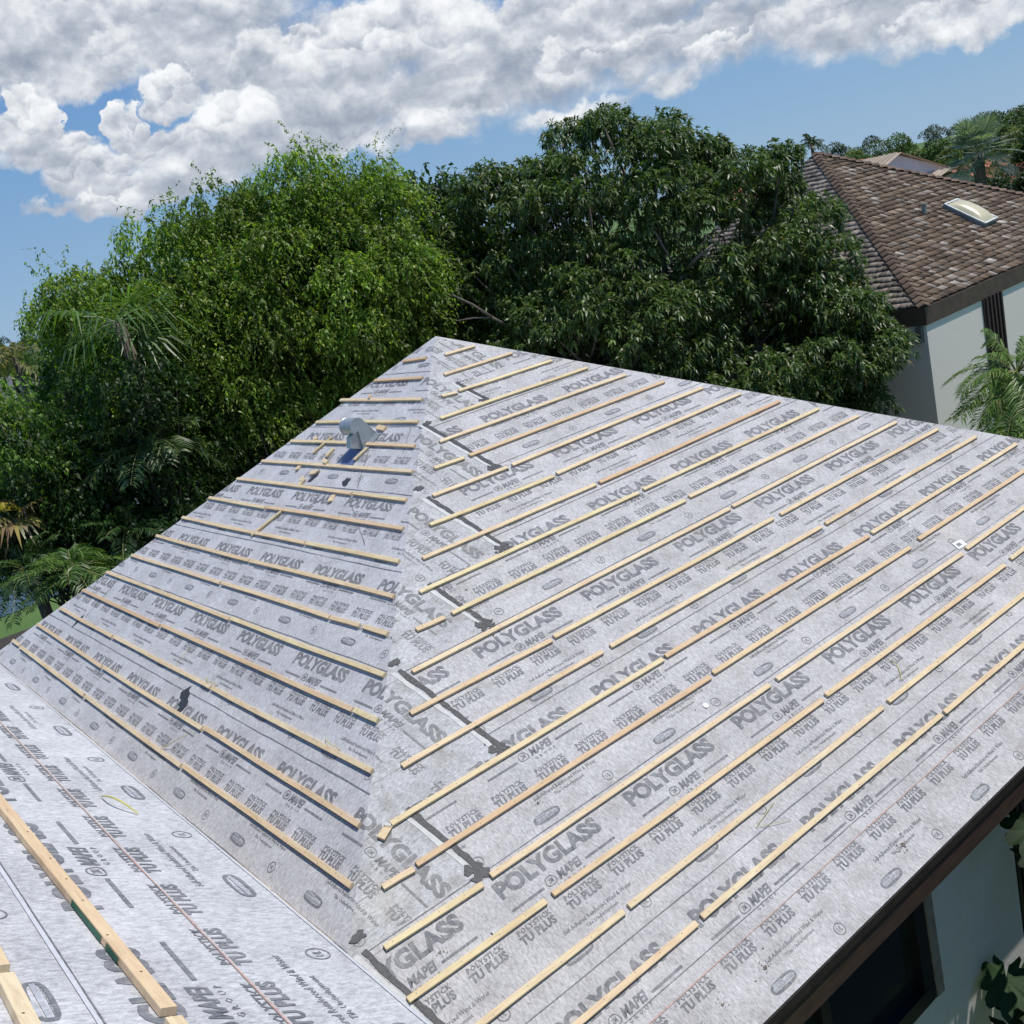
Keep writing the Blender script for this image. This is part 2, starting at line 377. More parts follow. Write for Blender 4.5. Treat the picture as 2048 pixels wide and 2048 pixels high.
# ---- roof plane facing the camera's right
mb = MB()
bound = []      # stepped edge between folded sheets and this plane's own sheets
pv0 = 0.0
for hv, ve in TARS:
    v0, v1 = pv0, min(ve, HS)
    if v1 <= v0: continue
    ua, ub = tar_u(hv, v0), tar_u(hv, v1)
    reg_w = [(-CP * v0, v0), (min(ua, CP * v0), v0), (ub if ub < CP * v1 else CP * v1, v1), (-CP * v1, v1)]
    if v0 == 0: reg_w = [(0, 0), (CP * v1, v1) if ub > CP * v1 else (ub, v1), (-CP * v1, v1)]
    reg_r = [(max(ua, -CP * v0), v0), (CP * v0, v0), (CP * v1, v1), (ub, v1)]
    mb.poly([PR.P(*p) for p in reg_w], 3)
    print_rows(mb, PR, LROWS, reg_w, UNF, 1.02, 1.0, .97, 3, urange=(-6, 8))
    if ua < CP * v0 - 1e-3 or ub < CP * v1 - 1e-3:
        if v0 == 0: reg_r = [(ub, v1), (CP * v1, v1), (0, 0)]
        mb.poly([PR.P(*p) for p in reg_r], 0)
        print_rows(mb, PR, RROWS, reg_r, None, 1.005)
    bound.append((hv, v0, v1)); pv0 = v1
NS = 6
for hv, v0, v1 in bound:
    s0 = max(v0, (hv if hv > v0 else v0)); pa, pb = (tar_u(hv, s0), s0), (tar_u(hv, v1 + .02), v1 + .02)
    if pa[0] > CP * pa[1]: 
        s0 = v0 + .25; pa = (tar_u(hv, s0), s0)
        if pa[0] > CP * pa[1]: continue
    strip(mb, PR, [(pa[0] - .045, pa[1]), (pb[0] - .05, pb[1] - .06)], .03, 9, .0024, .3, .07)
    strip(mb, PR, [pa, pb], .036, NS, .0042, .38, .045)
    q = pb
    strip(mb, PR, [(q[0] - .085, q[1] - .075), (q[0] - .03, q[1] - .03), (q[0] + .03, q[1] + .01)], .05, NS, .0052, .6, .02)
    strip(mb, PR, [(q[0] - .08, q[1] + .012), (q[0] - .03, q[1] - .02), (q[0] + .02, q[1] - .06)], .045, NS, .0058, .7, .02)
    for _ in range(6): blob(mb, PR, (q[0] + random.gauss(-.02, .05), q[1] + random.gauss(-.02, .045)), random.uniform(.004, .014), random.uniform(.004, .010), NS, .0062, 8, .5)
    if abs(s0 - hv) < .2 or hv in (3.35, 1.198, 1.914): blob(mb, PR, (-CP * hv + .035, hv + .02), .045, .026, NS, .006)
for vl, _ in RROWS[1:]:
    uu = [tar_u(hv, vl) for hv, a, b_ in bound if a <= vl <= b_]; ul = uu[0] if uu else -CP * vl
    pts = [(ul, vl)] + [(x_, vl + random.uniform(-.004, .004)) for x_ in np.arange(ul + .6, CP * vl, .6)] + [(CP * vl, vl)]
    strip(mb, PR, pts, .0052, 7, .003, .7, .2)
for k in range(5, 20): 
    vv = .0338 * 10.36 + .0277 * 10.36 * k - .004
    for u0 in np.arange(-CP * vv, CP * vv, 2.5): strip(mb, PR, [(u0, vv), (min(u0 + 1.3, CP * vv), vv)], .0035, 10, .0022, .5)
strip(mb, PR, [(-5.2, 6.035), (5.2, 6.02)], .006, 8, .0036, .6); strip(mb, PR, [(-5.1, 5.955), (5.1, 5.96)], .0035, 7, .0036, .6)
for px, py, r in ((1806, 1690, .035), (1800, 1668, .012), (1235, 1838, .012), (984, 1868, .014), (1076, 1607, .018), (1390, 1420, .01), (1530, 1935, .03), (880, 1905, .02), (1445, 2010, .02), (932, 1180, .02)):
    c9 = PR.uv(px, py); blob(mb, PR, c9, r * .45, r * .35, NS if r < .02 else 11, .0047, 12, .4)
    for _ in range(9): blob(mb, PR, c9 + np.array([random.gauss(0, r * 1.1), random.gauss(0, r)]), r * random.uniform(.08, .22), r * random.uniform(.06, .16), 11, .0047, 7, .4)
grime = simple('brown_grime', (.20, .165, .13), .9, 0, 50, .6)
slopeR = mb.build('roof_slope', mR + mW + [tar, lapm, chalk, whiteband, redchalk, grime], house)
# ---- roof plane facing the upper roof
mb = MB(); reg = [(0, 0), (CP * HS, HS), (-CP * HS, HS)]
mb.poly([PL.P(*p) for p in reg], 0)
print_rows(mb, PL, LROWS, reg, None, 1.02, 1.01, .955, urange=(-6, 6))
for vl, _ in LROWS[1:]:
    pts = [(x_, vl + random.uniform(-.005, .005)) for x_ in np.arange(-CP * vl, CP * vl, .5)] + [(CP * vl, vl)]
    strip(mb, PL, pts, .0065, 4, .003, .8, .15)
# end laps of sheets
for (a, b_) in (((240, 1155), (170, 1236)), ((738, 900), (715, 975)), ((822, 856), (806, 905)), ((660, 995), (620, 1010)), ((700, 1000), (730, 1090))):
    strip(mb, PL, [PL.uv(*a), PL.uv(*b_)], .007, 4, .0028, .5)
strip(mb, PL, [PL.uv(375, 1377), PL.uv(370, 1395), PL.uv(366, 1410), PL.uv(361, 1424)], .095, 3, .0046, .45, .03)
for px, py, rx, ry, ro in ((156, 1243, .03, .08, .3), (692, 964, .055, .05, 0), (628, 955, .03, .07, .5)):
    blob(mb, PL, PL.uv(px, py), rx, ry, 3, .0046, 16, .3, ro)
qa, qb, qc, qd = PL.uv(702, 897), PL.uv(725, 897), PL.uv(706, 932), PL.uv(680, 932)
mb.poly([PL.P(*qa, .0058), PL.P(*qb, .0058), PL.P(*qc, .0058), PL.P(*qd, .0058)], 5)  # patch paints the vent's shadow downslope, tinted as blue film
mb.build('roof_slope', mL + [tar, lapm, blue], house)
mb = MB()
for pln in (PBK, PRT): mb.poly([pln.P(*p) for p in ((0, 0), (CP * HS, HS), (-CP * HS, HS))])
mb.build('roof_slope', [mL[0]], house)

# ---- eave boards, soffit, walls
ex0, ex1 = APEX[0] - HALF, APEX[0] + HALF; ey0, ey1 = APEX[1] - HALF, APEX[1] + HALF; ez = APEX[2] - SLOPE * SP
fas = simple('brown_fascia_paint', (.060, .036, .026), .55, 0, 6, .3, .1, .5, (1, 1, 4))
soff = simple('brown_soffit', (.10, .07, .05), .8)
drip = simple('dark_drip_edge', (.045, .035, .03), .45, .2)
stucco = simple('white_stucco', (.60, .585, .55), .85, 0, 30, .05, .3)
FH = .215
def board_ring(x0, x1, y0, y1, zt, zb, th, mat, name, par):
    m_ = MB(); zc, hz = (zt + zb) / 2, (zt - zb) / 2
    m_.box(((x0 + x1) / 2, y0 - th / 2, zc), ((x1 - x0) / 2 + th, 0, 0), (0, th / 2, 0), (0, 0, hz)); m_.box(((x0 + x1) / 2, y1 + th / 2, zc), ((x1 - x0) / 2 + th, 0, 0), (0, th / 2, 0), (0, 0, hz))
    m_.box((x0 - th / 2, (y0 + y1) / 2, zc), (th / 2, 0, 0), (0, (y1 - y0) / 2, 0), (0, 0, hz)); m_.box((x1 + th / 2, (y0 + y1) / 2, zc), (th / 2, 0, 0), (0, (y1 - y0) / 2, 0), (0, 0, hz))
    return m_.build(name, mat, par)
board_ring(ex0 + .03, ex1 - .03, ey0 + .03, ey1 - .03, ez - .012, ez - FH, .028, fas, 'fascia', house)
board_ring(ex0 + .03 - .03, ex1, ey0, ey1, ez - .006, ez - .062, .008, drip, 'drip_edge', house)
mb = MB(); mb.box((APEX[0], APEX[1], ez - .15), (HALF - .04, 0, 0), (0, HALF - .04, 0), (0, 0, .008)); mb.build('soffit', soff, house)
SET = .34; wy = ey0 + SET
mb = MB()
WX1 = 4.86; WX0 = 1.35; WZ1 = ez - .34; WZ0 = -5.36; wt = .2; WR = 6.02
zt, zb = ez - .165, GROUND
mb.box(((ex0 + SET + WX0) / 2, wy + wt / 2, (zt + zb) / 2), ((WX0 - ex0 - SET) / 2, 0, 0), (0, wt / 2, 0), (0, 0, (zt - zb) / 2))
mb.box(((WR + WX1) / 2, wy + wt / 2, (zt + zb) / 2), ((WR - WX1) / 2, 0, 0), (0, wt / 2, 0), (0, 0, (zt - zb) / 2))
mb.box(((ex1 - SET + WR + 1.1) / 2, wy + wt / 2, (zt + zb) / 2), ((ex1 - SET - WR - 1.1) / 2, 0, 0), (0, wt / 2, 0), (0, 0, (zt - zb) / 2))
mb.box(((WX0 + WX1) / 2, wy + wt / 2, (zt + WZ1) / 2), ((WX1 - WX0) / 2, 0, 0), (0, wt / 2, 0), (0, 0, (zt - WZ1) / 2))
mb.box(((WX0 + WX1) / 2, wy + wt / 2, (WZ0 + zb) / 2), ((WX1 - WX0) / 2, 0, 0), (0, wt / 2, 0), (0, 0, (WZ0 - zb) / 2))
mb.box((ex0 + SET + wt / 2, APEX[1], (zt + zb) / 2), (wt / 2, 0, 0), (0, HALF - SET - wt, 0), (0, 0, (zt - zb) / 2))
mb.box((ex1 - SET - wt / 2, APEX[1], (zt + zb) / 2), (wt / 2, 0, 0), (0, HALF - SET - wt, 0), (0, 0, (zt - zb) / 2))
mb.box((APEX[0], ey1 - SET - wt / 2, (zt + zb) / 2), (HALF - SET, 0, 0), (0, wt / 2, 0), (0, 0, (zt - zb) / 2))
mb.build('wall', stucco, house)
frame_m = simple('black_window_frame', (.008, .009, .014), .4); trim_m = simple('tan_window_trim', (.24, .20, .17), .7)
glass = simple('dark_window_glass', (.012, .017, .018), .12, 0, 3, .2); dark = simple('dark_brown_panel', (.010, .009, .010), .6)
mb = MB(); fw = .115
mb.box(((WX0 + WX1) / 2, wy + .03, WZ0 + fw / 2), ((WX1 - WX0) / 2, 0, 0), (0, .045, 0), (0, 0, fw / 2)); mb.box(((WX0 + WX1) / 2, wy + .03, WZ1 - fw / 2), ((WX1 - WX0) / 2, 0, 0), (0, .045, 0), (0, 0, fw / 2))
for xc in (WX0 + fw / 2, 3.78, 2.6, WX1 - fw / 2): mb.box((xc, wy + .03, (WZ0 + WZ1) / 2), (fw / 2 * (.7 if 2 < xc < 4 else 1), 0, 0), (0, .042, 0), (0, 0, (WZ1 - WZ0) / 2 - fw - .001))
win = mb.build('window', frame_m, house)
mb = MB(); mb.box(((WX0 + WX1) / 2, wy + .06, (WZ0 + WZ1) / 2), ((WX1 - WX0) / 2 - .02, 0, 0), (0, .006, 0), (0, 0, (WZ1 - WZ0) / 2 - .02)); mb.build('pane', glass, win)
mb = MB(); mb.box((WX1 + .042, wy - .012, (WZ0 + zt) / 2), (.04, 0, 0), (0, .012, 0), (0, 0, (zt - WZ0) / 2)); mb.build('window_trim', trim_m, house)
mb = MB(); mb.box((WR + .55, wy + .12, (zt + zb) / 2), (.55, 0, 0), (0, .03, 0), (0, 0, (zt - zb) / 2))
for k in range(14): mb.box((WR + .05 + k * .078, wy + .07, (zt + zb) / 2), (.022, 0, 0), (0, .02, 0), (0, 0, (zt - zb) / 2))
mb.build('slatted_panel', dark, house)
mb = MB(); mb.box((WR - .55, wy - .03, -5.62), (.03, 0, 0), (0, .03, 0), (0, 0, .03)); mb.tube([(WR - .6, wy - .03, -5.66), (WR - .62, wy - .09, -5.72)], .012); mb.build('hose_bib', simple('brass_tap', (.35, .33, .30), .5, .6), house)

# ---------------------------------------------------------------- battens
BW, BT = .0345, .0225
woodR = wood('pine_batten', (tuple(PR.e1), tuple(PR.e2))); woodL = wood('pine_batten_west', (tuple(PL.e1), tuple(PL.e2)))
nailm = simple('nail_heads', (.13, .10, .08), .5, .3)
greenp = simple('green_spray_paint', (.02, .12, .06), .6)
def batten(plane, a, b_, mat, par, wd=BW, th=BT, extra=None):
    """a, b_: the two upslope corners of the top face (uv)"""
    a, b_ = np.array(a, float), np.array(b_, float); L_ = np.linalg.norm(b_ - a); t_ = (b_ - a) / L_; n = np.array([-t_[1], t_[0]])
    if n[1] < 0: n = -n
    N = max(2, int(L_ / .3)); m_ = MB(); rows = []
    ph = random.uniform(0, 6); bow = random.uniform(-.006, .006) if L_ > 1 and extra is None else 0
    for i in range(N + 1):
        s_ = i / N; c = a + (b_ - a) * s_ + n * (bow * math.sin(math.pi * s_) + .0012 * math.sin(ph + 7 * s_))
        lift = .0025 + .0015 * abs(math.sin(ph + 5 * s_)); w2 = wd * (1 + .03 * math.sin(ph * 2 + 11 * s_)); ch = .0015
        pts = [(0, lift), (0, th - ch), (ch, th), (w2 - ch, th), (w2, th - ch), (w2, lift)]
        rows.append([plane.P(*(c + n * x), z) for x, z in pts])
    k = 6; vs = [p for r in rows for p in r]; fs = []
    for i in range(N):
        for j in range(k): fs.append((i * k + j, i * k + (j + 1) % k, (i + 1) * k + (j + 1) % k, (i + 1) * k + j))
    fs.append(tuple(range(k))); fs.append(tuple(N * k + j for j in range(k))[::-1]); m_.raw(vs, fs, 0)
    x_ = .05
    while x_ < L_ - .03:
        c = a + t_ * x_ + n * wd * random.uniform(.3, .7); r = .0034
        m_.poly([plane.P(*(c + np.array([r * math.cos(q), r * math.sin(q)])), th + .0006) for q in np.linspace(0, 2 * math.pi, 7)[:-1]], 1)
        x_ += random.uniform(.16, .3)
    return m_.build('batten', [mat, nailm], par)
def X(o, s_, *L_): return [((o[0] + a * s_, o[1] + b_ * s_), (o[0] + c * s_, o[1] + d_ * s_)) for a, b_, c, d_ in L_]
def pt(o, s_, a, b_): return (o[0] + a * s_, o[1] + b_ * s_)
A1 = ((700, 600), .31056); Bc = ((1248, 700), .41408); Gc = ((600, 1248), .41408); Ec = ((1300, 1300), .38716); Fc = ((500, 600), .31056); C5 = ((0, 500), .41408); Hc = ((0, 1250), .41408)
def q(c, a, b_): return pt(c[0], c[1], a, b_)
HIPR = 'hip'
RB = [
 [(q(A1, 605, 355), q(A1, 795, 300))], [(q(A1, 600, 483), q(A1, 1035, 345))],
 [(q(A1, 585, 622), q(A1, 680, 598)), (q(A1, 693, 588), q(A1, 1290, 393))],
 [(q(A1, 575, 765), q(A1, 1520, 440))], [(q(A1, 570, 915), q(A1, 1765, 485))],
 [(q(A1, 535, 1085), q(A1, 725, 1020)), (q(A1, 760, 1003), q(Bc, 185, 155))],
 [(q(A1, 525, 1262), q(A1, 1005, 1080)), (q(A1, 1035, 1065), q(Bc, 370, 185))],
 [(q(A1, 507, 1450), q(A1, 1300, 1137)), (q(A1, 1322, 1120), q(Bc, 555, 213))],
 [(q(A1, 460, 1665), q(A1, 1570, 1190)), (q(A1, 1597, 1177), q(Bc, 742, 250))],
 [(q(A1, 440, 1882), q(A1, 1845, 1245)), (q(Bc, 85, 675), q(Bc, 930, 285))],
 [(q(Gc, 555, 28), (886, 1235)), ((901, 1227), q(Bc, 285, 728)), (q(Bc, 305, 710), q(Bc, 1120, 320))],
 [(q(Gc, 535, 230), q(Bc, 500, 768)), (q(Bc, 515, 757), q(Bc, 1305, 350))],
 [(q(Gc, 525, 430), q(Gc, 1205, 78)), (q(Gc, 1218, 62), q(Bc, 710, 815)), (q(Bc, 745, 795), q(Bc, 1505, 385))],
 [(q(Gc, 485, 685), q(Gc, 1450, 135)), (q(Gc, 1490, 108), q(Bc, 940, 856)), (q(Bc, 962, 840), q(Bc, 1690, 420))],
 [(q(Gc, 430, 962), q(Gc, 1740, 170)), (q(Bc, 190, 1480), q(Bc, 1170, 900)), (q(Bc, 1185, 885), q(Bc, 1885, 455))],
 [(q(Gc, 390, 1268), q(Gc, 540, 1180)), (q(Gc, 553, 1158), q(Bc, 403, 1580)), (q(Bc, 418, 1560), q(Bc, 1370, 956)), (q(Bc, 1410, 915), HIPR)],
 [(q(Gc, 400, 1560), q(Gc, 870, 1255)), (q(Gc, 910, 1212), q(Bc, 690, 1618)), (q(Bc, 725, 1590), q(Bc, 1620, 985)), (q(Bc, 1640, 960), HIPR)],
 [(q(Gc, 512, 1812), q(Gc, 1175, 1335)), (q(Gc, 1210, 1303), q(Bc, 945, 1690)), (q(Bc, 962, 1667), q(Bc, 1825, 1040)), (q(Bc, 1855, 1010), HIPR)],
 [('hipl', (600 + 1550 * .41408, 1248 + 1385 * .41408)), (q(Gc, 1575, 1360), q(Bc, 1235, 1725)), (q(Bc, 1262, 1697), HIPR)],
 [('hipl', q(Gc, 1900, 1440)), (q(Ec, 252, 1375), q(Ec, 1490, 335)), (q(Ec, 1505, 322), HIPR)]]
def uvt(plane, p): return plane.uv(*p)
for row in RB:
    for a, b_ in row:
        if a == 'hipl':
            e = uvt(PR, b_); ul = -CP * e[1] + .13; e0 = e
            while e0[0] > ul + .1:
                s_ = max(ul, e0[0] - 2.44); batten(PR, (s_, e[1]), e0, woodR, house); e0 = (s_ - .04, e[1])
        elif isinstance(b_, str):
            s_ = uvt(PR, a); ur = CP * s_[1] - .13; u0 = s_[0]
            while u0 < ur - .1: batten(PR, (u0, s_[1]), (min(u0 + 2.44, ur), s_[1] - .002), woodR, house); u0 += 2.48
        else: batten(PR, uvt(PR, a), uvt(PR, b_), woodR, house)
LB = [
 [(q(Fc, 1000, 393), q(Fc, 1145, 372))], [(q(Fc, 815, 518), q(Fc, 1120, 500))], [(q(Fc, 595, 643), q(Fc, 1120, 637))], [(q(Fc, 440, 785), q(Fc, 1095, 782))],
 [(q(Fc, 275, 907), q(Fc, 640, 918)), (q(Fc, 765, 925), q(Fc, 1075, 938))], [(q(Fc, 90, 1035), q(Fc, 1060, 1103))],
 [(q(C5, 1155, 1103), q(Fc, 670, 1243)), (q(Fc, 681, 1243), q(Fc, 1020, 1285))],
 [(q(C5, 1020, 1195), q(C5, 1290, 1243)), (q(C5, 1297, 1241), q(Fc, 1000, 1470))],
 [(q(C5, 890, 1290), q(Fc, 370, 1562)), (q(Fc, 377, 1562), q(Fc, 975, 1680))],
 [(q(C5, 765, 1378), q(C5, 1215, 1498)), (q(C5, 1220, 1498), q(Fc, 945, 1905))],
 [(q(C5, 645, 1472), q(C5, 1075, 1605)), (q(C5, 1085, 1605), q(C5, 1605, 1770)), (q(C5, 1612, 1772), q(C5, 1750, 1810)), (q(C5, 1770, 1815), q(C5, 1885, 1850))],
 [(q(C5, 525, 1553), q(C5, 1120, 1778)), (q(C5, 1127, 1776), q(Hc, 1870, 238))],
 [(q(C5, 410, 1640), q(C5, 783, 1812)), (q(C5, 792, 1810), q(Hc, 1718, 405)), (q(Hc, 1726, 405), q(Hc, 1838, 458))],
 [(q(C5, 300, 1728), q(C5, 553, 1865)), (q(C5, 560, 1865), q(Hc, 1030, 297)), (q(Hc, 1038, 300), q(Hc, 1812, 700))],
 [(q(C5, 190, 1805), q(Hc, 505, 200)), (q(Hc, 512, 200), q(Hc, 990, 495)), (q(Hc, 1000, 492), q(Hc, 1752, 960))],
 [(q(Hc, 72, 72), q(Hc, 105, 97)), (q(Hc, 110, 103), q(Hc, 418, 335)), (q(Hc, 427, 340), q(Hc, 888, 675)), (q(Hc, 900, 675), q(Hc, 1715, 1252))]]
for row in LB:
    for a, b_ in row: batten(PL, uvt(PL, a), uvt(PL, b_), woodL, house)
for vv in (4.85, 5.14, 5.43, 5.72, 6.0):
    u0 = -CP * vv + .15
    while u0 < CP * vv - .2: batten(PL, (u0, vv), (min(u0 + 2.44, CP * vv - .13), vv), woodL, house); u0 += 2.47

# ---------------------------------------------------------------- upper roof we look from
uh = empty('upper_house', (CORG[0] - 4, CORG[1], GROUND), 'taller wing whose pale printed underlayment roof fills the lower left corner', 'house')
ve = -.055; VTOP = -7.5; U0, U1 = -9.0, 5.3
mb = MB(); reg = [(U0, VTOP), (U1, VTOP), (U1, ve), (U0, ve)]
mb.poly([PC.P(*p) for p in reg], 0)
mb.poly([PC.P(U0, ve, 0), PC.P(U1, ve, 0), PC.P(U1, ve + .004, -.01), PC.P(U0, ve + .004, -.01)], 0)
CR = [(-.765, -1.41), (-1.485, -1.02), (-2.205, -.6)]
print_rows(mb, PC, CR, [(U0, -3), (U1, -3), (U1, ve - .001), (U0, ve - .001)], None, 1.005, 1.0, .96, urange=(-6, 4))
for vl, _ in CR: strip(mb, PC, [(U0, vl - .008), (U1, vl - .008)], .011, 3, .0034, .2, .3); strip(mb, PC, [(U0, vl + .003), (U1, vl + .003)], .003, 4, .003, .5)
strip(mb, PC, [(U0, -.388), (U1, -.382)], .0055, 5, .0032, .5)
strip(mb, PC, [(U0, -.622), (U1, -.622)], .004, 5, .003, .6)
strip(mb, PC, [(U0, ve - .012), (U1, ve - .008)], .008, 3, .0026, .4, .2)
mb.build('roof_slope', mC + [simple('white_selvedge', (.57, .575, .60), .7, 0, 40, .08), lapm, chalk], uh)
mb = MB(); PC2 = Plane(PC.P(0, VTOP), (0, 1, 0), (-CP, 0, -SP)); mb.poly([PC2.P(*p) for p in ((U0, 0), (U1, 0), (U1, 7.4), (U0, 7.4))]); mb.build('roof_slope', mC[0], uh)
e_ = PC.P(0, ve); xe = e_[0]; ze = e_[2]; y0_, y1_ = CORG[1] + U0, CORG[1] + U1
mb = MB(); mb.box((xe - .035, (y0_ + y1_) / 2, ze - .14), (.015, 0, 0), (0, (y1_ - y0_) / 2, 0), (0, 0, .12)); mb.build('fascia', fas, uh)
mb = MB(); mb.box((xe - 6.5, (y0_ + y1_) / 2, (ze + GROUND) / 2 - .2), (5.9, 0, 0), (0, (y1_ - y0_) / 2 - .4, 0), (0, 0, (ze - GROUND) / 2 - .2)); mb.build('wall', stucco, uh)
woodC = wood('pine_batten_upper', (tuple(PC.e1), tuple(PC.e2)))
PCt = Plane(PC.P(0, 0, .022), PC.e1, PC.e2)
ba, bb_, bc_ = PCt.uv(188.7, 1850), PCt.uv(320.9, 2016.5), PCt.uv(330, 2034)     # upslope edge of the near batten, its near end, start of the next
bd = PCt.uv(31, 1949); v3 = bd[1] - .038; u3 = (PCt.uv(16.3, 1923)[0] + bd[0]) / 2
batten(PC, (bb_[0] + 2.44, ba[1] + (ba[1] - bb_[1]) / abs(ba[0] - bb_[0]) * 2.2), tuple(bb_), woodC, uh, .038, .022, True)
for (u0, u1, v) in ((bc_[0] - 2.44, bc_[0], bc_[1]), (bb_[0] + 2.48, bb_[0] + 4.0, ba[1]), (u3 + .02, u3 + 2.46, v3), (u3 - 2.46, u3 - .02, v3), (u3 - 1.2, u3 + 1.24, v3 - .289), (u3 + 1.28, u3 + 3.7, v3 - .289)):
    batten(PC, (u0, v), (min(u1, U1 - .1), v), woodC, uh, .038, .022)
mb = MB()
gu = [PC.uv(*p_)[0] for p_ in ((163, 1812), (218, 1888), (226, 1900), (249, 1932))]
for u0, u1 in ((gu[0], gu[1]), (gu[2], gu[3])):
    def vl_(u): return bb_[1] + (ba[1] - bb_[1]) / (ba[0] - bb_[0]) * (u - bb_[0]) - .0028
    mb.poly([PC.P(u0, vl_(u0), .005), PC.P(u1, vl_(u1), .005), PC.P(u1, vl_(u1), .0195), PC.P(u0, vl_(u0), .0195)])
mb.build('paint_mark', greenp, uh)

# ---------------------------------------------------------------- roof vent
hv_uv = PL.uv(727, 898); vb = PL.P(hv_uv[0], hv_uv[1])
vent = empty('roof_vent', tuple(vb), 'galvanised gooseneck roof vent with a round hood standing between the battens', 'roof vent')
galv = simple('galvanised_sheet', (.42, .46, .47), .42, .55, 14, .10, .05)
vin = simple('vent_inside', (.05, .05, .055), .7)
def L3(up, out_, al): return vb + np.array([1, 0, 0]) * up + np.array([0, 0, 1]) * out_ + np.array([0, 1, 0]) * al   # +x upslope side, z up, y along
FP = Plane(vb, (1, 0, 0), (0, 0, -1.0))
def fx(px, py):
    u, v = FP.uv(px, py); return (u, -v)
cc_ = fx(715.8, 853.0); R0 = abs(fx(715.8, 834.5)[1] - cc_[1])
tip, bot, ntc, nlf = fx(753.5, 866), fx(727.5, 898.5), fx(716.5, 862), fx(704.5, 876)
a_t = math.atan2(tip[1] - cc_[1], tip[0] - cc_[0]) + math.acos(min(1, R0 / math.hypot(tip[0] - cc_[0], tip[1] - cc_[1]))); a_s = math.atan2(nlf[1] - cc_[1], nlf[0] - cc_[0]) % (2 * math.pi)
prof = [(cc_[0] + R0 * math.cos(a), cc_[1] + R0 * math.sin(a)) for a in np.linspace(a_s, a_t, 26)] + [tip, bot, ntc]
D0, D1 = 0.0, .10
mb = MB(); n = len(prof)
tri = [(ntc, prof[i], prof[i + 1]) for i in range(n - 2)]
for t3 in tri: mb.poly([L3(x, z, D0) for x, z in t3]); mb.poly([L3(x, z, D1) for x, z in t3][::-1])
for i in range(n):
    a, b_ = prof[i], prof[(i + 1) % n]; mb.poly([L3(*a, D0), L3(*a, D1), L3(*b_, D1), L3(*b_, D0)])
mb.build('hood', galv, vent)
mb = MB(); N = 32
def circ(al, r): return [L3(cc_[0] + r * math.cos(t_), cc_[1] + r * math.sin(t_), al) for t_ in np.linspace(0, 2 * math.pi, N, endpoint=False)]
ra = [circ(.10, R0 - .003), circ(.112, R0 + .002), circ(.12, R0 - .004), circ(.20, R0 - .003), circ(.205, R0 + .002), circ(.207, R0 - .006), circ(.15, R0 - .006)]
for r1, r2 in zip(ra[:-1], ra[1:]):
    for i in range(N): mb.poly([r1[i], r1[(i + 1) % N], r2[(i + 1) % N], r2[i]])
mb.poly(ra[-1], 1); mb.build('collar', [galv, vin], vent)
lg = [fx(702.5, 875), fx(718, 860), fx(727, 898), fx(703, 897)]
mb = MB(); mb.poly([L3(x + .0, z, .02) for x, z in lg]); mb.poly([L3(x, z, .09) for x, z in lg][::-1])
for i in range(4): a, b_ = lg[i], lg[(i + 1) % 4]; mb.poly([L3(*a, .02), L3(*a, .09), L3(*b_, .09), L3(*b_, .02)])
mb.build('throat', galv, vent)
fl_ = PL.uv(733, 893); mb = MB(); mb.box(PL.P(fl_[0] - .05, fl_[1] - .06, .008), PL.e1 * .13, PL.e2 * .10, PL.n * .0015)
for dx_ in (-.17, -.05, .07):
    for dy_ in (-.15, .03): mb.tube([PL.P(fl_[0] + dx_, fl_[1] + dy_, .009), PL.P(fl_[0] + dx_, fl_[1] + dy_, .014)], .007, 6)
mb.build('flange', galv, vent)

# ---------------------------------------------------------------- loose things on the roofs
def scrap(px, py, L_, w_, ang, label, plane=PL, th=.019, lift=0.0, mat=None):
    c = plane.uv(px, py); ang = math.radians(ang); t_ = np.array([math.cos(ang), math.sin(ang)]); n = np.array([-t_[1], t_[0]])
    m_ = MB(); a = t_[0] * plane.e1 + t_[1] * plane.e2; b2 = n[0] * plane.e1 + n[1] * plane.e2
    cut = random.uniform(-.3, .3) * w_; P0 = plane.P(c[0], c[1], lift + .004)
    vs = [P0 + a * x + b2 * y + plane.n * z for z in (0, th) for x, y in ((-L_ / 2, -w_ / 2), (L_ / 2 + cut, -w_ / 2), (L_ / 2 - cut, w_ / 2), (-L_ / 2, w_ / 2))]
    m_.raw(vs, [(3, 2, 1, 0), (4, 5, 6, 7), (0, 1, 5, 4), (1, 2, 6, 5), (2, 3, 7, 6), (3, 0, 4, 7)])
    o = m_.build('wood_offcut', mat or woodL); tag(o, label, 'wood offcut', 'loose batten offcuts on the roof'); return o
scrap(647, 892, .24, .03, 118, 'long batten offcut leaning across the slope left of the vent')
scrap(662, 907, .10, .04, 100, 'short dark ended offcut just right of the long leaning offcut')
scrap(654, 926, .13, .04, 15, 'offcut resting against the batten below the leaning offcut', lift=.012)
scrap(724, 910, .16, .038, 112, 'narrow offcut standing right beside the blue film and painted shadow under the vent')
scrap(764, 858, .16, .05, 8, 'broad offcut poking out from behind the vent hood')
scrap(632, 879, .05, .03, 60, 'tiny cube of batten above the row left of the vent')
scrap(598, 938, .05, .045, 80, 'small block alone on the sheet, highest of the blocks left of the tar spots')
scrap(630, 947, .12, .05, -8, 'pale rectangular offcut above the split tar spot')
scrap(607, 961, .12, .04, 20, 'offcut lying slantwise at the end of the tar spot')
scrap(603, 969, .06, .05, 50, 'stub of batten tucked under the slanting offcut')
scrap(665, 999, .075, .05, 70, 'diamond shaped block alone on the printed name below the vent')
scrap(744, 797, .05, .03, 20, 'small chip on top of the third batten from the peak', lift=.02)
scrap(535, 1049, .36, .035, 122, 'long thin offcut propped against a batten in the middle of the left slope')
scrap(769, 1668, .09, .045, -28, 'pale batten block lying on the hip at the lower end', PR, mat=woodR)
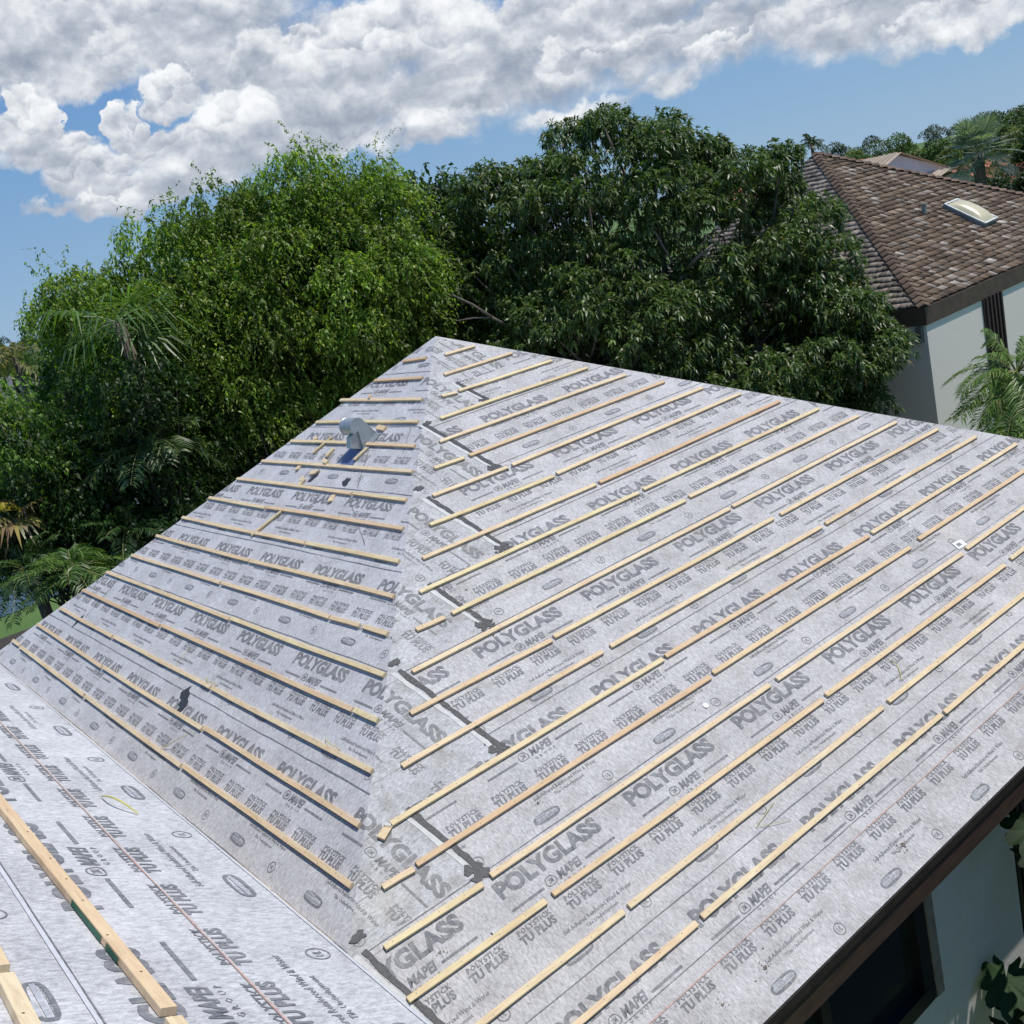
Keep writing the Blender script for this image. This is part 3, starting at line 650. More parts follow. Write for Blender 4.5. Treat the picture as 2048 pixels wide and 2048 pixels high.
scrap(773, 1655, .05, .03, 40, 'thin white chip beside the batten block on the hip', PR, mat=whiteband)
straw = simple('dry_palm_strip', (.55, .50, .16), .7)
def strand(plane, pts, label, r=.0028, h=.006, mat=straw):
    P = [plane.P(*plane.uv(*p), h + ((.028 if plane is PC or plane is PL else .008) * math.sin(math.pi * i / (len(pts) - 1)))) for i, p in enumerate(pts)]
    Q = []
    for i in range(len(P) - 1):
        for k in range(4):
            t_ = k / 4; p0 = P[max(i - 1, 0)]; p1 = P[i]; p2 = P[i + 1]; p3 = P[min(i + 2, len(P) - 1)]
            Q.append(.5 * ((2 * p1) + (-p0 + p2) * t_ + (2 * p0 - 5 * p1 + 4 * p2 - p3) * t_ ** 2 + (-p0 + 3 * p1 - 3 * p2 + p3) * t_ ** 3))
    Q.append(P[-1]); m_ = MB(); m_.tube(Q, [r * (.6 + .4 * math.sin(math.pi * i / len(Q))) for i in range(len(Q))], 5); o = m_.build('palm_strip', mat); tag(o, label, 'palm strip', 'dry palm strips on the roofs')
strand(PC, [(202, 1596), (215, 1610), (240, 1621), (275, 1630)], 'bright yellow curved strip lying on the upper pale roof', .004)
strand(PL, [(415, 1355), (420, 1366), (437, 1370)], 'hooked strip over the batten joint right of the black tar patch', .0035)
strand(PL, [(323, 1496), (345, 1493), (362, 1483), (375, 1470)], 'long yellow strip across the lowest batten')
strand(PL, [(653, 1475), (662, 1490), (682, 1499)], 'yellow strip near the right end of a batten on the left slope')
strand(PL, [(352, 1333), (368, 1320), (380, 1297)], 'thin strip left of the hooked strip and above the tar patch', .002)
strand(PR, [(1780, 1322), (1795, 1335), (1802, 1360)], 'curved strip over the print near the right edge of the roof', .003)
strand(PR, [(1512, 1655), (1530, 1630), (1548, 1606)], 'thin straw beside a knot low on the right slope', .0022)
strand(PR, [(1510, 1656), (1545, 1650), (1580, 1642)], 'fine stalk crossing the thin straw low on the right slope', .0016)
c = PR.uv(1917, 1088); mb = MB(); lab = simple('white_label_paper', (.82, .82, .80), .6, 0, 20, .02); lbd = simple('label_ink', (.25, .25, .26), .7)
pp = [PR.uv(*p) for p in ((1903, 1088), (1921, 1080), (1934, 1090), (1917, 1100))]
mb.poly([PR.P(*p, .007) for p in pp], 0); mb.poly([PR.P(*p, .0045) for p in pp], 0)
ctr = sum(pp) / 4; mb.poly([PR.P(*(ctr + (p - ctr) * .45 - (pp[1] - pp[0]) * .08), .0078) for p in pp], 1)
tag(mb.build('paper_label', [lab, lbd]), 'small white paper label lying at a batten end on the right slope', 'label')
c = PR.uv(1411, 1412); mb = MB(); mb.poly([PR.P(c[0] + .02 * math.cos(a), c[1] + .02 * math.sin(a), .007) for a in np.linspace(0, 2 * math.pi, 16)[:-1]]); mb.poly([PR.P(c[0] + .02 * math.cos(a), c[1] + .02 * math.sin(a), .005) for a in np.linspace(0, 2 * math.pi, 16)[:-1]])
tag(mb.build('tin_tag', lab), 'small round white tag lying beside a round seal mark on the right slope', 'round tag')
# ---------------------------------------------------------------- clouds: a far shell of cumulus built up from overlapping puffs
crng = random.Random(5)
BANKS = [  # px, py (full photo), half width deg, half height deg, brightness, edge softness, child puffs
    # soft grey sheets behind
    (1000, 150, 9.5, 2.2, -.16, .8, 0), (600, 120, 7.0, 2.4, -.02, .7, 0), (1450, 60, 8.0, 1.9, -.10, .8, 0), (1800, 20, 5.5, 1.5, -.02, .8, 0), (480, 20, 3.5, 1.6, -.05, .8, 0),
    (700, 275, 5.0, .7, .04, .9, 0), (860, 262, 3.4, .7, .06, .9, 0), (1150, 232, 2.8, .7, .10, .9, 0), (1330, 165, 2.2, .6, -.02, 1.0, 0), (1930, 50, 4.2, .8, .08, .8, 0), (110, 412, 2.0, .35, .05, 1.0, 0),
    None, # upper left bank: bright top, grey belly
    (100, 110, 6.0, 1.7, -.15, .55, 0), (150, 150, 3.2, 1.1, -.02, .6, 0), (110, 30, 6.2, 2.0, .08, .4, 5), (330, 60, 4.0, 1.8, .06, .4, 5), (380, 10, 2.6, 1.5, .05, .5, 3),
    None, # low left cumulus
    (260, 395, 3.0, .8, .02, .5, 3), (170, 345, 2.4, 1.0, .02, .45, 4), (90, 300, 2.2, .9, .0, .45, 3), (75, 235, 1.15, 1.6, .06, .3, 5), (20, 270, 1.6, 1.0, .04, .35, 3),
    None, (420, 330, 3.4, 1.1, -.06, .5, 0), (360, 300, 2.4, 1.2, .0, .4, 4), (255, 260, 1.1, 1.1, .06, .3, 4), (340, 190, 1.55, 1.15, .12, .25, 7),
    (600, 260, 3.6, 1.6, -.08, .5, 3), (540, 160, 2.2, 2.2, .02, .4, 5), (470, 240, 2.2, 1.6, .06, .35, 7), (590, 75, 1.2, .7, .10, .35, 3),
    None, # central bank
    (760, 190, 4.5, 1.2, -.14, .6, 0), (820, 60, 4.2, 2.2, .06, .45, 6), (720, 110, 2.6, 1.7, .08, .4, 6), (930, 90, 2.6, 1.8, .10, .4, 6), (1080, 50, 3.6, 1.7, .02, .5, 5),
    None, (1180, 100, 3.2, 1.1, .10, .4, 6), (1330, 70, 3.0, 1.0, .02, .45, 4), (1440, 90, 1.7, .75, .12, .4, 4), (1250, 20, 4.5, .8, -.08, .6, 0),
    (1620, 30, 2.4, 1.3, .08, .45, 5), (1740, -10, 4.0, 1.0, -.04, .6, 3), (1880, 30, 2.6, .7, .10, .55, 3)]
LAYERS = [[]]
for bk in BANKS:
    if bk is None: LAYERS.append([]); continue
    px, py, sa, se, br, so, ch = bk
    a0, e0 = azel(px, py); LAYERS[-1].append((a0, e0, sa, se, br, so))
    for k in range(ch):
        q = math.pi * (k + .5 + crng.uniform(-.3, .3)) / ch * 1.15 - .12; f = crng.uniform(.28, .5)
        LAYERS[-1].append((a0 + math.cos(q) * sa * crng.uniform(.5, .85), e0 + math.sin(q) * se * crng.uniform(.35, .8), sa * f, max(se * f, .3) * 1.05, br + crng.uniform(-.05, .06), so * .75))
def cloud_shell(puffs, RR, first):
    cm = bpy.data.materials.new('cumulus_cloud'); cm.use_nodes = True; CT = cm.node_tree; CT.nodes.clear(); g = NB(CT)
    tcx = g.n('ShaderNodeTexCoord'); dirv = g.vmath('NORMALIZE', tcx.outputs['Object'])
    wn = g.n('ShaderNodeTexNoise'); CT.links.new(dirv, wn.inputs['Vector']); wn.inputs['Scale'].default_value = 24; wn.inputs['Detail'].default_value = 6; wn.inputs['Roughness'].default_value = .58
    wob = g.vmath('SCALE', g.vmath('SUBTRACT', wn.outputs['Color'], (.5, .5, .5))); wob.node.inputs['Scale'].default_value = .055
    wdir_ = g.vmath('NORMALIZE', g.vmath('ADD', dirv, wob))
    sep = g.n('ShaderNodeSeparateXYZ'); CT.links.new(wdir_, sep.inputs[0])
    az = g.math('MULTIPLY', g.math('ARCTAN2', sep.outputs[1], sep.outputs[0]), 57.29578)
    el = g.math('MULTIPLY', g.math('ARCSINE', sep.outputs[2]), 57.29578)
    def nzn(off): return g.noise(g.mapping(g.vmath('ADD', dirv, off), (1, 1, 1.3), loc=(.31, .2, .1)), 13.0, 9, .6, .15)
    n0 = nzn((0, 0, 0)); n1 = nzn((.003, -.002, .014)); nn = g.math('SUBTRACT', n0, .5)
    alpha = 0.0; shade = .66
    for a0, e0, sa, se, br, so in puffs:
        k = math.cos(math.radians(e0))
        da = g.math('MULTIPLY_ADD', az, k / sa, -a0 * k / sa); de = g.math('MULTIPLY_ADD', el, 1 / se, -e0 / se)
        r2 = g.math('MULTIPLY_ADD', da, da, g.math('MULTIPLY', de, de))
        f = g.math('MULTIPLY_ADD', nn, 1.8 + 1.6 * so, g.math('SUBTRACT', 1.0, r2))
        m_ = g.mapr(f, -so * .75, so * 1.05, 0, 1, True)
        s_ = g.math('MULTIPLY_ADD', de, .20 if so < .55 else .10, .65 + br)
        shade = g.mix(m_, shade, s_, 'FLOAT'); alpha = g.math('MAXIMUM', alpha, m_)
    mask = alpha
    if first:   # the rest of the sky, outside the photo
        out = g.noise(g.mapping(dirv, (1, 1, 2.6), loc=(3.1, 1.7, .2)), 3.6, 7, .55)
        oth = g.math('MAXIMUM', g.mapr(el, 17.5, 21.0, 0, 1), g.math('MAXIMUM', g.mapr(az, 20, 14, 0, .9), g.mapr(az, 84, 90, 0, .9)))
        mask = g.math('MAXIMUM', alpha, g.math('MULTIPLY', g.mapr(out, .5, .62, 0, 1, True), oth))
    emb = g.math('MULTIPLY', g.math('SUBTRACT', n0, n1), 1.55)
    litf = g.math('ADD', g.math('MULTIPLY_ADD', nn, .35, shade), emb, clamp=True)
    ramp = g.n('ShaderNodeValToRGB'); CT.links.new(litf, ramp.inputs[0])
    cr = ramp.color_ramp; cr.elements[0].position = 0.15; cr.elements[0].color = (.25, .295, .375, 1)
    cr.elements[1].position = 1.0; cr.elements[1].color = (.86, .875, .90, 1)
    for p_, c_ in ((.4, (.35, .395, .475, 1)), (.6, (.49, .53, .60, 1)), (.8, (.70, .73, .77, 1))): cr.elements.new(p_).color = c_
    em = g.n('ShaderNodeEmission'); CT.links.new(ramp.outputs[0], em.inputs[0]); trn = g.n('ShaderNodeBsdfTransparent')
    mxs = g.n('ShaderNodeMixShader'); CT.links.new(mask, mxs.inputs[0]); CT.links.new(trn.outputs[0], mxs.inputs[1]); CT.links.new(em.outputs[0], mxs.inputs[2])
    cmo = g.n('ShaderNodeOutputMaterial'); CT.links.new(mxs.outputs[0], cmo.inputs[0])
    try: cm.cycles.emission_sampling = 'NONE'
    except Exception: pass
    if first: A_, E_ = (-20, 130), (.6, 38)
    else: A_ = (min(p[0] - 1.9 * p[2] for p in puffs), max(p[0] + 1.9 * p[2] for p in puffs)); E_ = (min(p[1] - 1.9 * p[3] for p in puffs), max(p[1] + 1.9 * p[3] for p in puffs))
    AZ = np.radians(np.linspace(*A_, 41)); EL = np.radians(np.linspace(*E_, 13)); mb = MB()
    vs = [(RR * math.cos(e) * math.cos(a), RR * math.cos(e) * math.sin(a), RR * math.sin(e)) for e in EL for a in AZ]
    mb.raw(vs, [(i * 41 + j, i * 41 + j + 1, (i + 1) * 41 + j + 1, (i + 1) * 41 + j) for i in range(12) for j in range(40)])
    cl = mb.build('clouds', cm); tag(cl, None, None, None, 'structure')
for i, L_ in enumerate(LAYERS): cloud_shell(L_, 1700.0 - 60 * i, i == 0)

# ---------------------------------------------------------------- ground, lake, lawns
m, b, p = newmat('lawn_grass'); t = b.n('ShaderNodeTexCoord'); n_ = b.noise(t.outputs['Object'], .35, 6, .65); n2_ = b.noise(t.outputs['Object'], 9, 4, .7)
b.put(p.inputs['Base Color'], b.mix(b.mapr(b.math('ADD', n_, b.math('MULTIPLY', n2_, .5)), .5, 1.0), (.055, .12, .018, 1), (.10, .165, .035, 1))); p.inputs['Roughness'].default_value = .9
lawn = m
gz = GROUND
mb = MB(); mb.poly([(-900, -900, gz), (1500, -900, gz), (1500, 1500, gz), (-900, 1500, gz)]); tag(mb.build('ground', lawn), kind='structure')
m, b, p = newmat('lake_water'); t = b.n('ShaderNodeTexCoord'); p.inputs['Base Color'].default_value = (.05, .07, .075, 1); p.inputs['Roughness'].default_value = .12
bp = b.n('ShaderNodeBump'); bp.inputs['Strength'].default_value = .5; bp.inputs['Distance'].default_value = .05; b.put(bp.inputs['Height'], b.noise(b.mapping(t.outputs['Object'], (1, 3, 1)), 1.2, 4, .6)); b.put(p.inputs['Normal'], bp.outputs[0])
mb = MB()
pts = [(-30, 31.5), (0, 33), (5, 33.5), (12, 34), (20, 36), (26, 44), (28, 58), (24, 70), (10, 74), (-4, 76), (-30, 80)]
mb.poly([(x, y, gz + .02) for x, y in pts]); tag(mb.build('water', m), kind='structure')
soilm = simple('garden_bed_soil', (.045, .035, .025), .95, 0, 2, .4)
mb = MB(); mb.poly([(x, y, gz + .012) for x, y in ((-6, 14.5), (3, 31), (16, 30), (17.5, 20), (17.5, 9.5), (12, 6), (12, 14.5))]); tag(mb.build('garden_bed', soilm), kind='structure')
mb = MB(); mb.poly([(x, y, gz + .016) for x, y in ((5, -6), (30, -6), (30, 2.4), (5, 2.4))]); tag(mb.build('path', simple('paving', (.16, .15, .14), .9, 0, 3, .2)), kind='structure')

# ---------------------------------------------------------------- neighbour's house with a wooden shake roof
DN = 28.0; NA = at(1632, 308, DN); YAW = math.radians(2.0); NK = .63; NH = .18265 * DN
nx, ny = np.array([math.cos(YAW), math.sin(YAW), 0]), np.array([-math.sin(YAW), math.cos(YAW), 0])
nb = empty('shake_roof_house', (NA[0], NA[1], GROUND), 'white stucco house with a weathered brown wooden shake roof and a domed skylight', 'house')
ncp, nsp = 1 / math.hypot(1, NK), NK / math.hypot(1, NK); NS_ = NH / ncp
NPL = {'front': Plane(NA, nx, -ny * ncp - np.array([0, 0, nsp])), 'west': Plane(NA, -ny, -nx * ncp - np.array([0, 0, nsp])), 'back': Plane(NA, -nx, ny * ncp - np.array([0, 0, nsp])), 'east': Plane(NA, ny, nx * ncp - np.array([0, 0, nsp]))}
m, b, p = newmat('weathered_shakes'); a = b.n('ShaderNodeVertexColor'); a.layer_name = 'Col'; t = b.n('ShaderNodeTexCoord')
st = b.noise(b.mapping(t.outputs['Object'], (6, 1.2, 2)), 5, 5, .7); c_ = b.vmath('SCALE', a.outputs[0]); b.put(c_.node.inputs['Scale'], b.mapr(st, .3, .7, .7, 1.3))
b.put(p.inputs['Base Color'], c_); p.inputs['Roughness'].default_value = .85; p.inputs['Specular IOR Level'].default_value = .3; shake = m
ROW = .168
for key, pln in NPL.items():
    V, Fq, Cc = [], [], []
    nrow = int(NS_ / ROW) + 1
    if key in ('back', 'east'):
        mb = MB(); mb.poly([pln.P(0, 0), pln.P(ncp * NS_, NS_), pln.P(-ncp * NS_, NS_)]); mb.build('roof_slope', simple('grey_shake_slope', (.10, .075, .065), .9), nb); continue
    for r in range(nrow):
        v1 = min(.15 + r * ROW + random.uniform(-.01, .01), NS_ + .03); v0 = v1 - ROW - .015
        hw = ncp * v1; u = -hw; 
        while u < hw:
            wd = random.uniform(.07, .17); ue = min(u + wd - .008, hw)
            if abs((u + ue) / 2) < ncp * (v0 + .06) + .14:
                vv1 = v1 + random.uniform(-.016, .020); hh = .024 + random.uniform(0, .018)
                up0, up1 = max(-ncp * max(v0, 0), min(ncp * max(v0, 0), u)), max(-ncp * max(v0, 0), min(ncp * max(v0, 0), ue))
                bse = len(V)
                V += [pln.P(up0, max(v0, .0), .002), pln.P(up1, max(v0, .0), .002), pln.P(ue, vv1, hh), pln.P(u, vv1, hh + random.uniform(-.006, .006)), pln.P(u, vv1, 0), pln.P(ue, vv1, 0)]
                Fq += [(bse, bse + 3, bse + 2, bse + 1), (bse + 3, bse + 4, bse + 5, bse + 2), (bse, bse + 4, bse + 4 + 0, bse + 3), (bse + 1, bse + 2, bse + 5, bse + 5)]
                k = random.random(); tone = random.choice([.55, .8, 1, 1.15, 1.45]) * random.uniform(.85, 1.15)
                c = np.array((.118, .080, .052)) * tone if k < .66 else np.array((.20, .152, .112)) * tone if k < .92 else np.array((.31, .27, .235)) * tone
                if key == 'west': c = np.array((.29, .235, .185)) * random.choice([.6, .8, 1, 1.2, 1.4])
                Cc += [c * 1.0, c * 1.0, c, c, c * .7, c * .7]  # foot of each butt coloured darker, shade painted into the shakes
            u += wd
    V = np.array(V); F = []
    for f in Fq:
        if len(set(f)) == 4: F.append((f[0], f[1], f[2])); F.append((f[0], f[2], f[3]))
        else:
            g_ = list(dict.fromkeys(f)); F.append(tuple(g_))
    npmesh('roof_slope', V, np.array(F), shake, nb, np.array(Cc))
    mb = MB(); mb.poly([pln.P(0, 0, -.02), pln.P(ncp * NS_, NS_, -.02), pln.P(-ncp * NS_, NS_, -.02)]); mb.build('roof_deck', simple('dark_roof_deck', (.03, .025, .02), .9), nb)
# hip caps
def hipcaps(pa, pb, sa, sb, name='hip_cap'):
    V, F, Cc = [], [], []
    d_ = (pb - pa) / np.linalg.norm(pb - pa); L_ = np.linalg.norm(pb - pa); n = int(L_ / .2)
    for i in range(n + 1):
        q0, q1 = pa + d_ * (i * .2 - .03), pa + d_ * min((i + 1) * .2, L_ + .04); bse = len(V); h0, h1 = .05, .095
        ctr0, ctr1 = q0 + np.array([0, 0, h0]), q1 + np.array([0, 0, h1])
        for s_ in (sa, sb):
            sd = s_ - d_ * (s_ @ d_); sd = sd / np.linalg.norm(sd) * .13
            V += [ctr0, ctr0 + sd - np.array([0, 0, .01]), ctr1 + sd - np.array([0, 0, .012]), ctr1, ctr1 - np.array([0, 0, .03]), ctr1 + sd - np.array([0, 0, .05])]
            bb = len(V) - 6; F += [(bb, bb + 1, bb + 2), (bb, bb + 2, bb + 3), (bb + 3, bb + 2, bb + 5), (bb + 3, bb + 5, bb + 4)]
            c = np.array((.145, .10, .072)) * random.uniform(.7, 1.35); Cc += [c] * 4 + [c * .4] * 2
    npmesh(name, np.array(V), np.array(F), shake, nb, np.array(Cc))
f_, w_, e_ = NPL['front'], NPL['west'], NPL['east']
hipcaps(NA, f_.P(-ncp * NS_, NS_), nx * 1 - ny * 0 - np.array([0, 0, .3]) * 0 + (-ny) * .0, ny * 1.0)
hipcaps(NA, f_.P(ncp * NS_, NS_), -nx, ny)
nez = NA[2] - NS_ * nsp
def nloc(x, y, z): return np.array([NA[0], NA[1], 0]) + nx * x + ny * y + np.array([0, 0, z])
nfas = simple('dark_brown_fascia', (.085, .055, .042), .6, 0, 5, .3, .1); NF = .34
mb = MB()
for sx, sy in ((0, -1), (-1, 0), (0, 1), (1, 0)):
    c = nloc(sx * NH, sy * NH, nez - NF / 2 - .01); 
    if sx == 0: mb.box(c, nx * (NH + .02), ny * .02, (0, 0, NF / 2))
    else: mb.box(c, ny * (NH - .021), nx * .02, (0, 0, NF / 2))
mb.build('fascia', nfas, nb)
mb = MB(); mb.box(nloc(0, 0, nez - NF + .05), nx * (NH - .03), ny * (NH - .03), (0, 0, .01)); mb.build('soffit', nfas, nb)
NW = NH - .012
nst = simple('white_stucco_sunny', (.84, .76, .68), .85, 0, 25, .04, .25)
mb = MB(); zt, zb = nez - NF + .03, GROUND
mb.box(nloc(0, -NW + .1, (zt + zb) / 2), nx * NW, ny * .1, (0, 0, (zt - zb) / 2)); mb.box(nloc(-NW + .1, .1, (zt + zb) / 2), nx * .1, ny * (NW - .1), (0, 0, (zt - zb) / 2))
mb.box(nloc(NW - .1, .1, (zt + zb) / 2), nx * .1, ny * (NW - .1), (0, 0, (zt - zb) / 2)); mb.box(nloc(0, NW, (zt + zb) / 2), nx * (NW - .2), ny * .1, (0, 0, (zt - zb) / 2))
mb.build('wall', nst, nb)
wallp = Plane(nloc(0, -NW, 0), nx, (0, 0, -1.0))
lx0, lx1 = wallp.uv(1963, 600)[0], wallp.uv(2001, 600)[0]
mb = MB(); mb.box(wallp.P((lx0 + lx1) / 2, -(zt + zb) / 2, .02), nx * (lx1 - lx0) / 2, ny * .02, (0, 0, (zt - zb) / 2))
for k in range(5): mb.box(wallp.P(lx0 + (lx1 - lx0) * (k + .5) / 5, -(zt + zb) / 2, .06), nx * .028, ny * .02, (0, 0, (zt - zb) / 2 - .02))
mb.build('slatted_panel', simple('dark_red_brown_slats', (.055, .032, .028), .7), nb)
# eave light at the corner
cl_ = nloc(-NW - .04, -NW + .12, zt - .16); mb = MB(); mb.box(cl_, nx * .07, ny * .06, (0, 0, .10)); mb.box(cl_ + np.array([0, 0, -.15]) , nx * .10, ny * .05, (0, 0, .05)); mb.build('corner_bracket', simple('grey_bracket', (.15, .14, .12), .7), nb)
# skylight
sk = [f_.uv(*p_) for p_ in ((1884, 416), (1910, 407), (1993, 443), (1966, 458))]
sc_ = sum(sk) / 4; ua_ = (sk[1] - sk[0] + sk[2] - sk[3]) / 2; va_ = (sk[3] - sk[0] + sk[2] - sk[1]) / 2
a_ = ua_[0] * f_.e1 / 2 + ua_[1] * f_.e2 / 2; b__ = va_[0] * f_.e1 / 2 + va_[1] * f_.e2 / 2
skf = simple('grey_skylight_kerb', (.22, .25, .24), .5, .2); skw = simple('white_skylight_rim', (.62, .64, .60), .5); skd = simple('ivory_acrylic_dome', (.60, .54, .36), .3, 0, 2, .12)
mb = MB(); C0 = f_.P(sc_[0], sc_[1]); mb.box(C0 + f_.n * .045, a_, b__, f_.n * .055, 0)
for s1 in (-1, 1): mb.box(C0 + f_.n * .112 + a_ * s1 * .93, a_ * .07, b__, f_.n * .012, 1); mb.box(C0 + f_.n * .112 + b__ * s1 * .96, a_ * .86, b__ * .04, f_.n * .012, 1)
fr = mb.build('skylight', [skf, skw], nb)
V = []; n = 14
for i in range(n + 1):
    for j in range(n + 1):
        x, y = i / n * 2 - 1, j / n * 2 - 1; V.append(C0 + a_ * .84 * x + b__ * .90 * y + f_.n * (.105 + .15 * ((1 - abs(x) ** 2.4) * (1 - abs(y) ** 2.4)) ** .6))
F = [(i * (n + 1) + j, i * (n + 1) + j + 1, (i + 1) * (n + 1) + j + 1, (i + 1) * (n + 1) + j) for i in range(n) for j in range(n)]
npmesh('dome', np.array(V), np.array(F), skd, fr, smooth=True)
vp = f_.uv(1850, 428); P0 = f_.P(*vp); mb = MB(); mb.tube([P0, P0 + np.array([0, 0, .20])], .055, 10); mb.tube([P0 + np.array([0, 0, .2]), P0 + np.array([0, 0, .24])], .07, 10); mb.build('vent_pipe', simple('grey_vent_pipe', (.36, .35, .30), .7), nb)

# ---------------------------------------------------------------- foliage
def unit(v): return v / (np.linalg.norm(v, axis=-1, keepdims=True) + 1e-9)
def leaves(P, D, length, width, col, droop=.25, roll=None):
    """two-piece leaves: base P, direction D (n,3); returns V, F, C"""
    n = len(P); D = unit(D); up = np.tile([0, 0, 1.0], (n, 1)); S = unit(np.cross(D, up) + RNG.normal(0, .35, (n, 3))); N = unit(np.cross(S, D))
    length = np.broadcast_to(length, n)[:, None]; width = np.broadcast_to(width, n)[:, None]
    mid = P + D * length * .45 + N * length * .06; tip = P + D * length + np.array([0, 0, -1.0]) * length * droop
    V = np.stack([P, mid + S * width / 2, tip, mid - S * width / 2], 1).reshape(-1, 3)
    i = np.arange(n)[:, None] * 4; F = np.concatenate([i + [0, 1, 3], i + [1, 2, 3]], 1).reshape(-1, 3)
    return V, F, np.repeat(col, 4, 0)
def merge(parts):
    V, F, C, o = [], [], [], 0
    for v, f, c in parts: V.append(v); F.append(f + o); C.append(c); o += len(v)
    return np.concatenate(V), np.concatenate(F), np.concatenate(C)
def sph(n): 
    v = RNG.normal(0, 1, (n, 3)); return unit(v)
def lobes_on(ells, spacing, rmin, rmax, toward=None):
    """lobe centres on the outside of a set of ellipsoids (centre, radii)"""
    out_ = []
    for c, r in ells:
        c, r = np.array(c), np.array(r); area = 4 * math.pi * ((r[0] * r[1]) ** 1.6 / 3 + (r[0] * r[2]) ** 1.6 / 3 + (r[1] * r[2]) ** 1.6 / 3) ** (1 / 1.6)
        for dd in sph(int(area / spacing ** 2)):
            p = c + dd * r * RNG.uniform(.86, 1.02)
            if any((((p - c2) / np.array(r2)) ** 2).sum() < .72 for c2, r2 in [(np.array(a_), np.array(b__)) for a_, b__ in ells]): continue
            out_.append((p, RNG.uniform(rmin, rmax)))
    return out_
def palette(n, cols, weights, jit=.18):
    k = RNG.choice(len(cols), n, p=np.array(weights) / sum(weights)); c = np.array(cols)[k]; return c * (1 + RNG.normal(0, jit, (n, 1))).clip(.4, 1.7) * (1 + RNG.normal(0, .05, (n, 3)))
def limbs(mb, base, targets, r0, seg=5, wob=.25):
    for tgt, r in targets:
        P = [np.array(base) + (np.array(tgt) - base) * (i / seg) + np.array([random.uniform(-wob, wob), random.uniform(-wob, wob), 0]) * (1 if 0 < i < seg else 0) for i in range(seg + 1)]
        mb.tube(P, [r + (r * .25 - r) * i / seg for i in range(seg + 1)], 6)
bark = simple('grey_brown_bark', (.13, .105, .085), .9, 0, 12, .35, .6); twigm = simple('pale_twigs', (.16, .135, .11), .85, 0, 20, .3)
lm_mango = leafmat('mango_leaf', .42, .26, .5); lm_ficus = leafmat('ficus_leaf', .46, .42, .4); lm_palm = leafmat('palm_leaflet', .42, .3, .5); lm_far = leafmat('distant_leaf', .5, .25, .4)

def rosette_crown(name, ells, par, lob_sp, lr, per_lobe, L_, W_, cols, wts, nl=11, inner=.25, mat=lm_mango):
    lobes = lobes_on(ells, lob_sp, *lr); parts = []
    for c, r in lobes:
        k = int(per_lobe * (r / lr[1]) ** 2 * RNG.uniform(.7, 1.15)); dd = sph(k); dd[:, 2] = np.where(dd[:, 2] < -.35, -dd[:, 2] * .6, dd[:, 2]); dd = unit(dd)
        Cn = c + dd * r * RNG.uniform(.72, 1.06, (k, 1)) * np.array([1, 1, .8])
        base = np.repeat(Cn, nl, 0); o = np.repeat(dd, nl, 0); n = len(base)
        D = unit(sph(n) * .95 + o * .55 + np.array([0, 0, -.18])); tone = np.repeat(RNG.normal(1, .16, (k, 1)), nl, 0).clip(.5, 1.6)
        parts.append(leaves(base + D * .01, D, RNG.uniform(.75, 1.2, n) * L_, W_ * RNG.uniform(.8, 1.2, n), palette(n, cols, wts) * tone, .38))
    # sparse inner leaves
    for c, r in ells:
        k = int(inner * 900 * (r[0] * r[1] * r[2]) / 20); pp = np.array(c) + sph(k) * np.array(r) * RNG.uniform(.35, .9, (k, 1))
        base = np.repeat(pp, 6, 0); n = len(base); parts.append(leaves(base, sph(n) + np.array([0, 0, -.4]), RNG.uniform(.8, 1.2, n) * L_, W_, palette(n, cols, wts), .3))
    V, F, C = merge(parts); return npmesh(name, V, F, mat, par, C), lobes
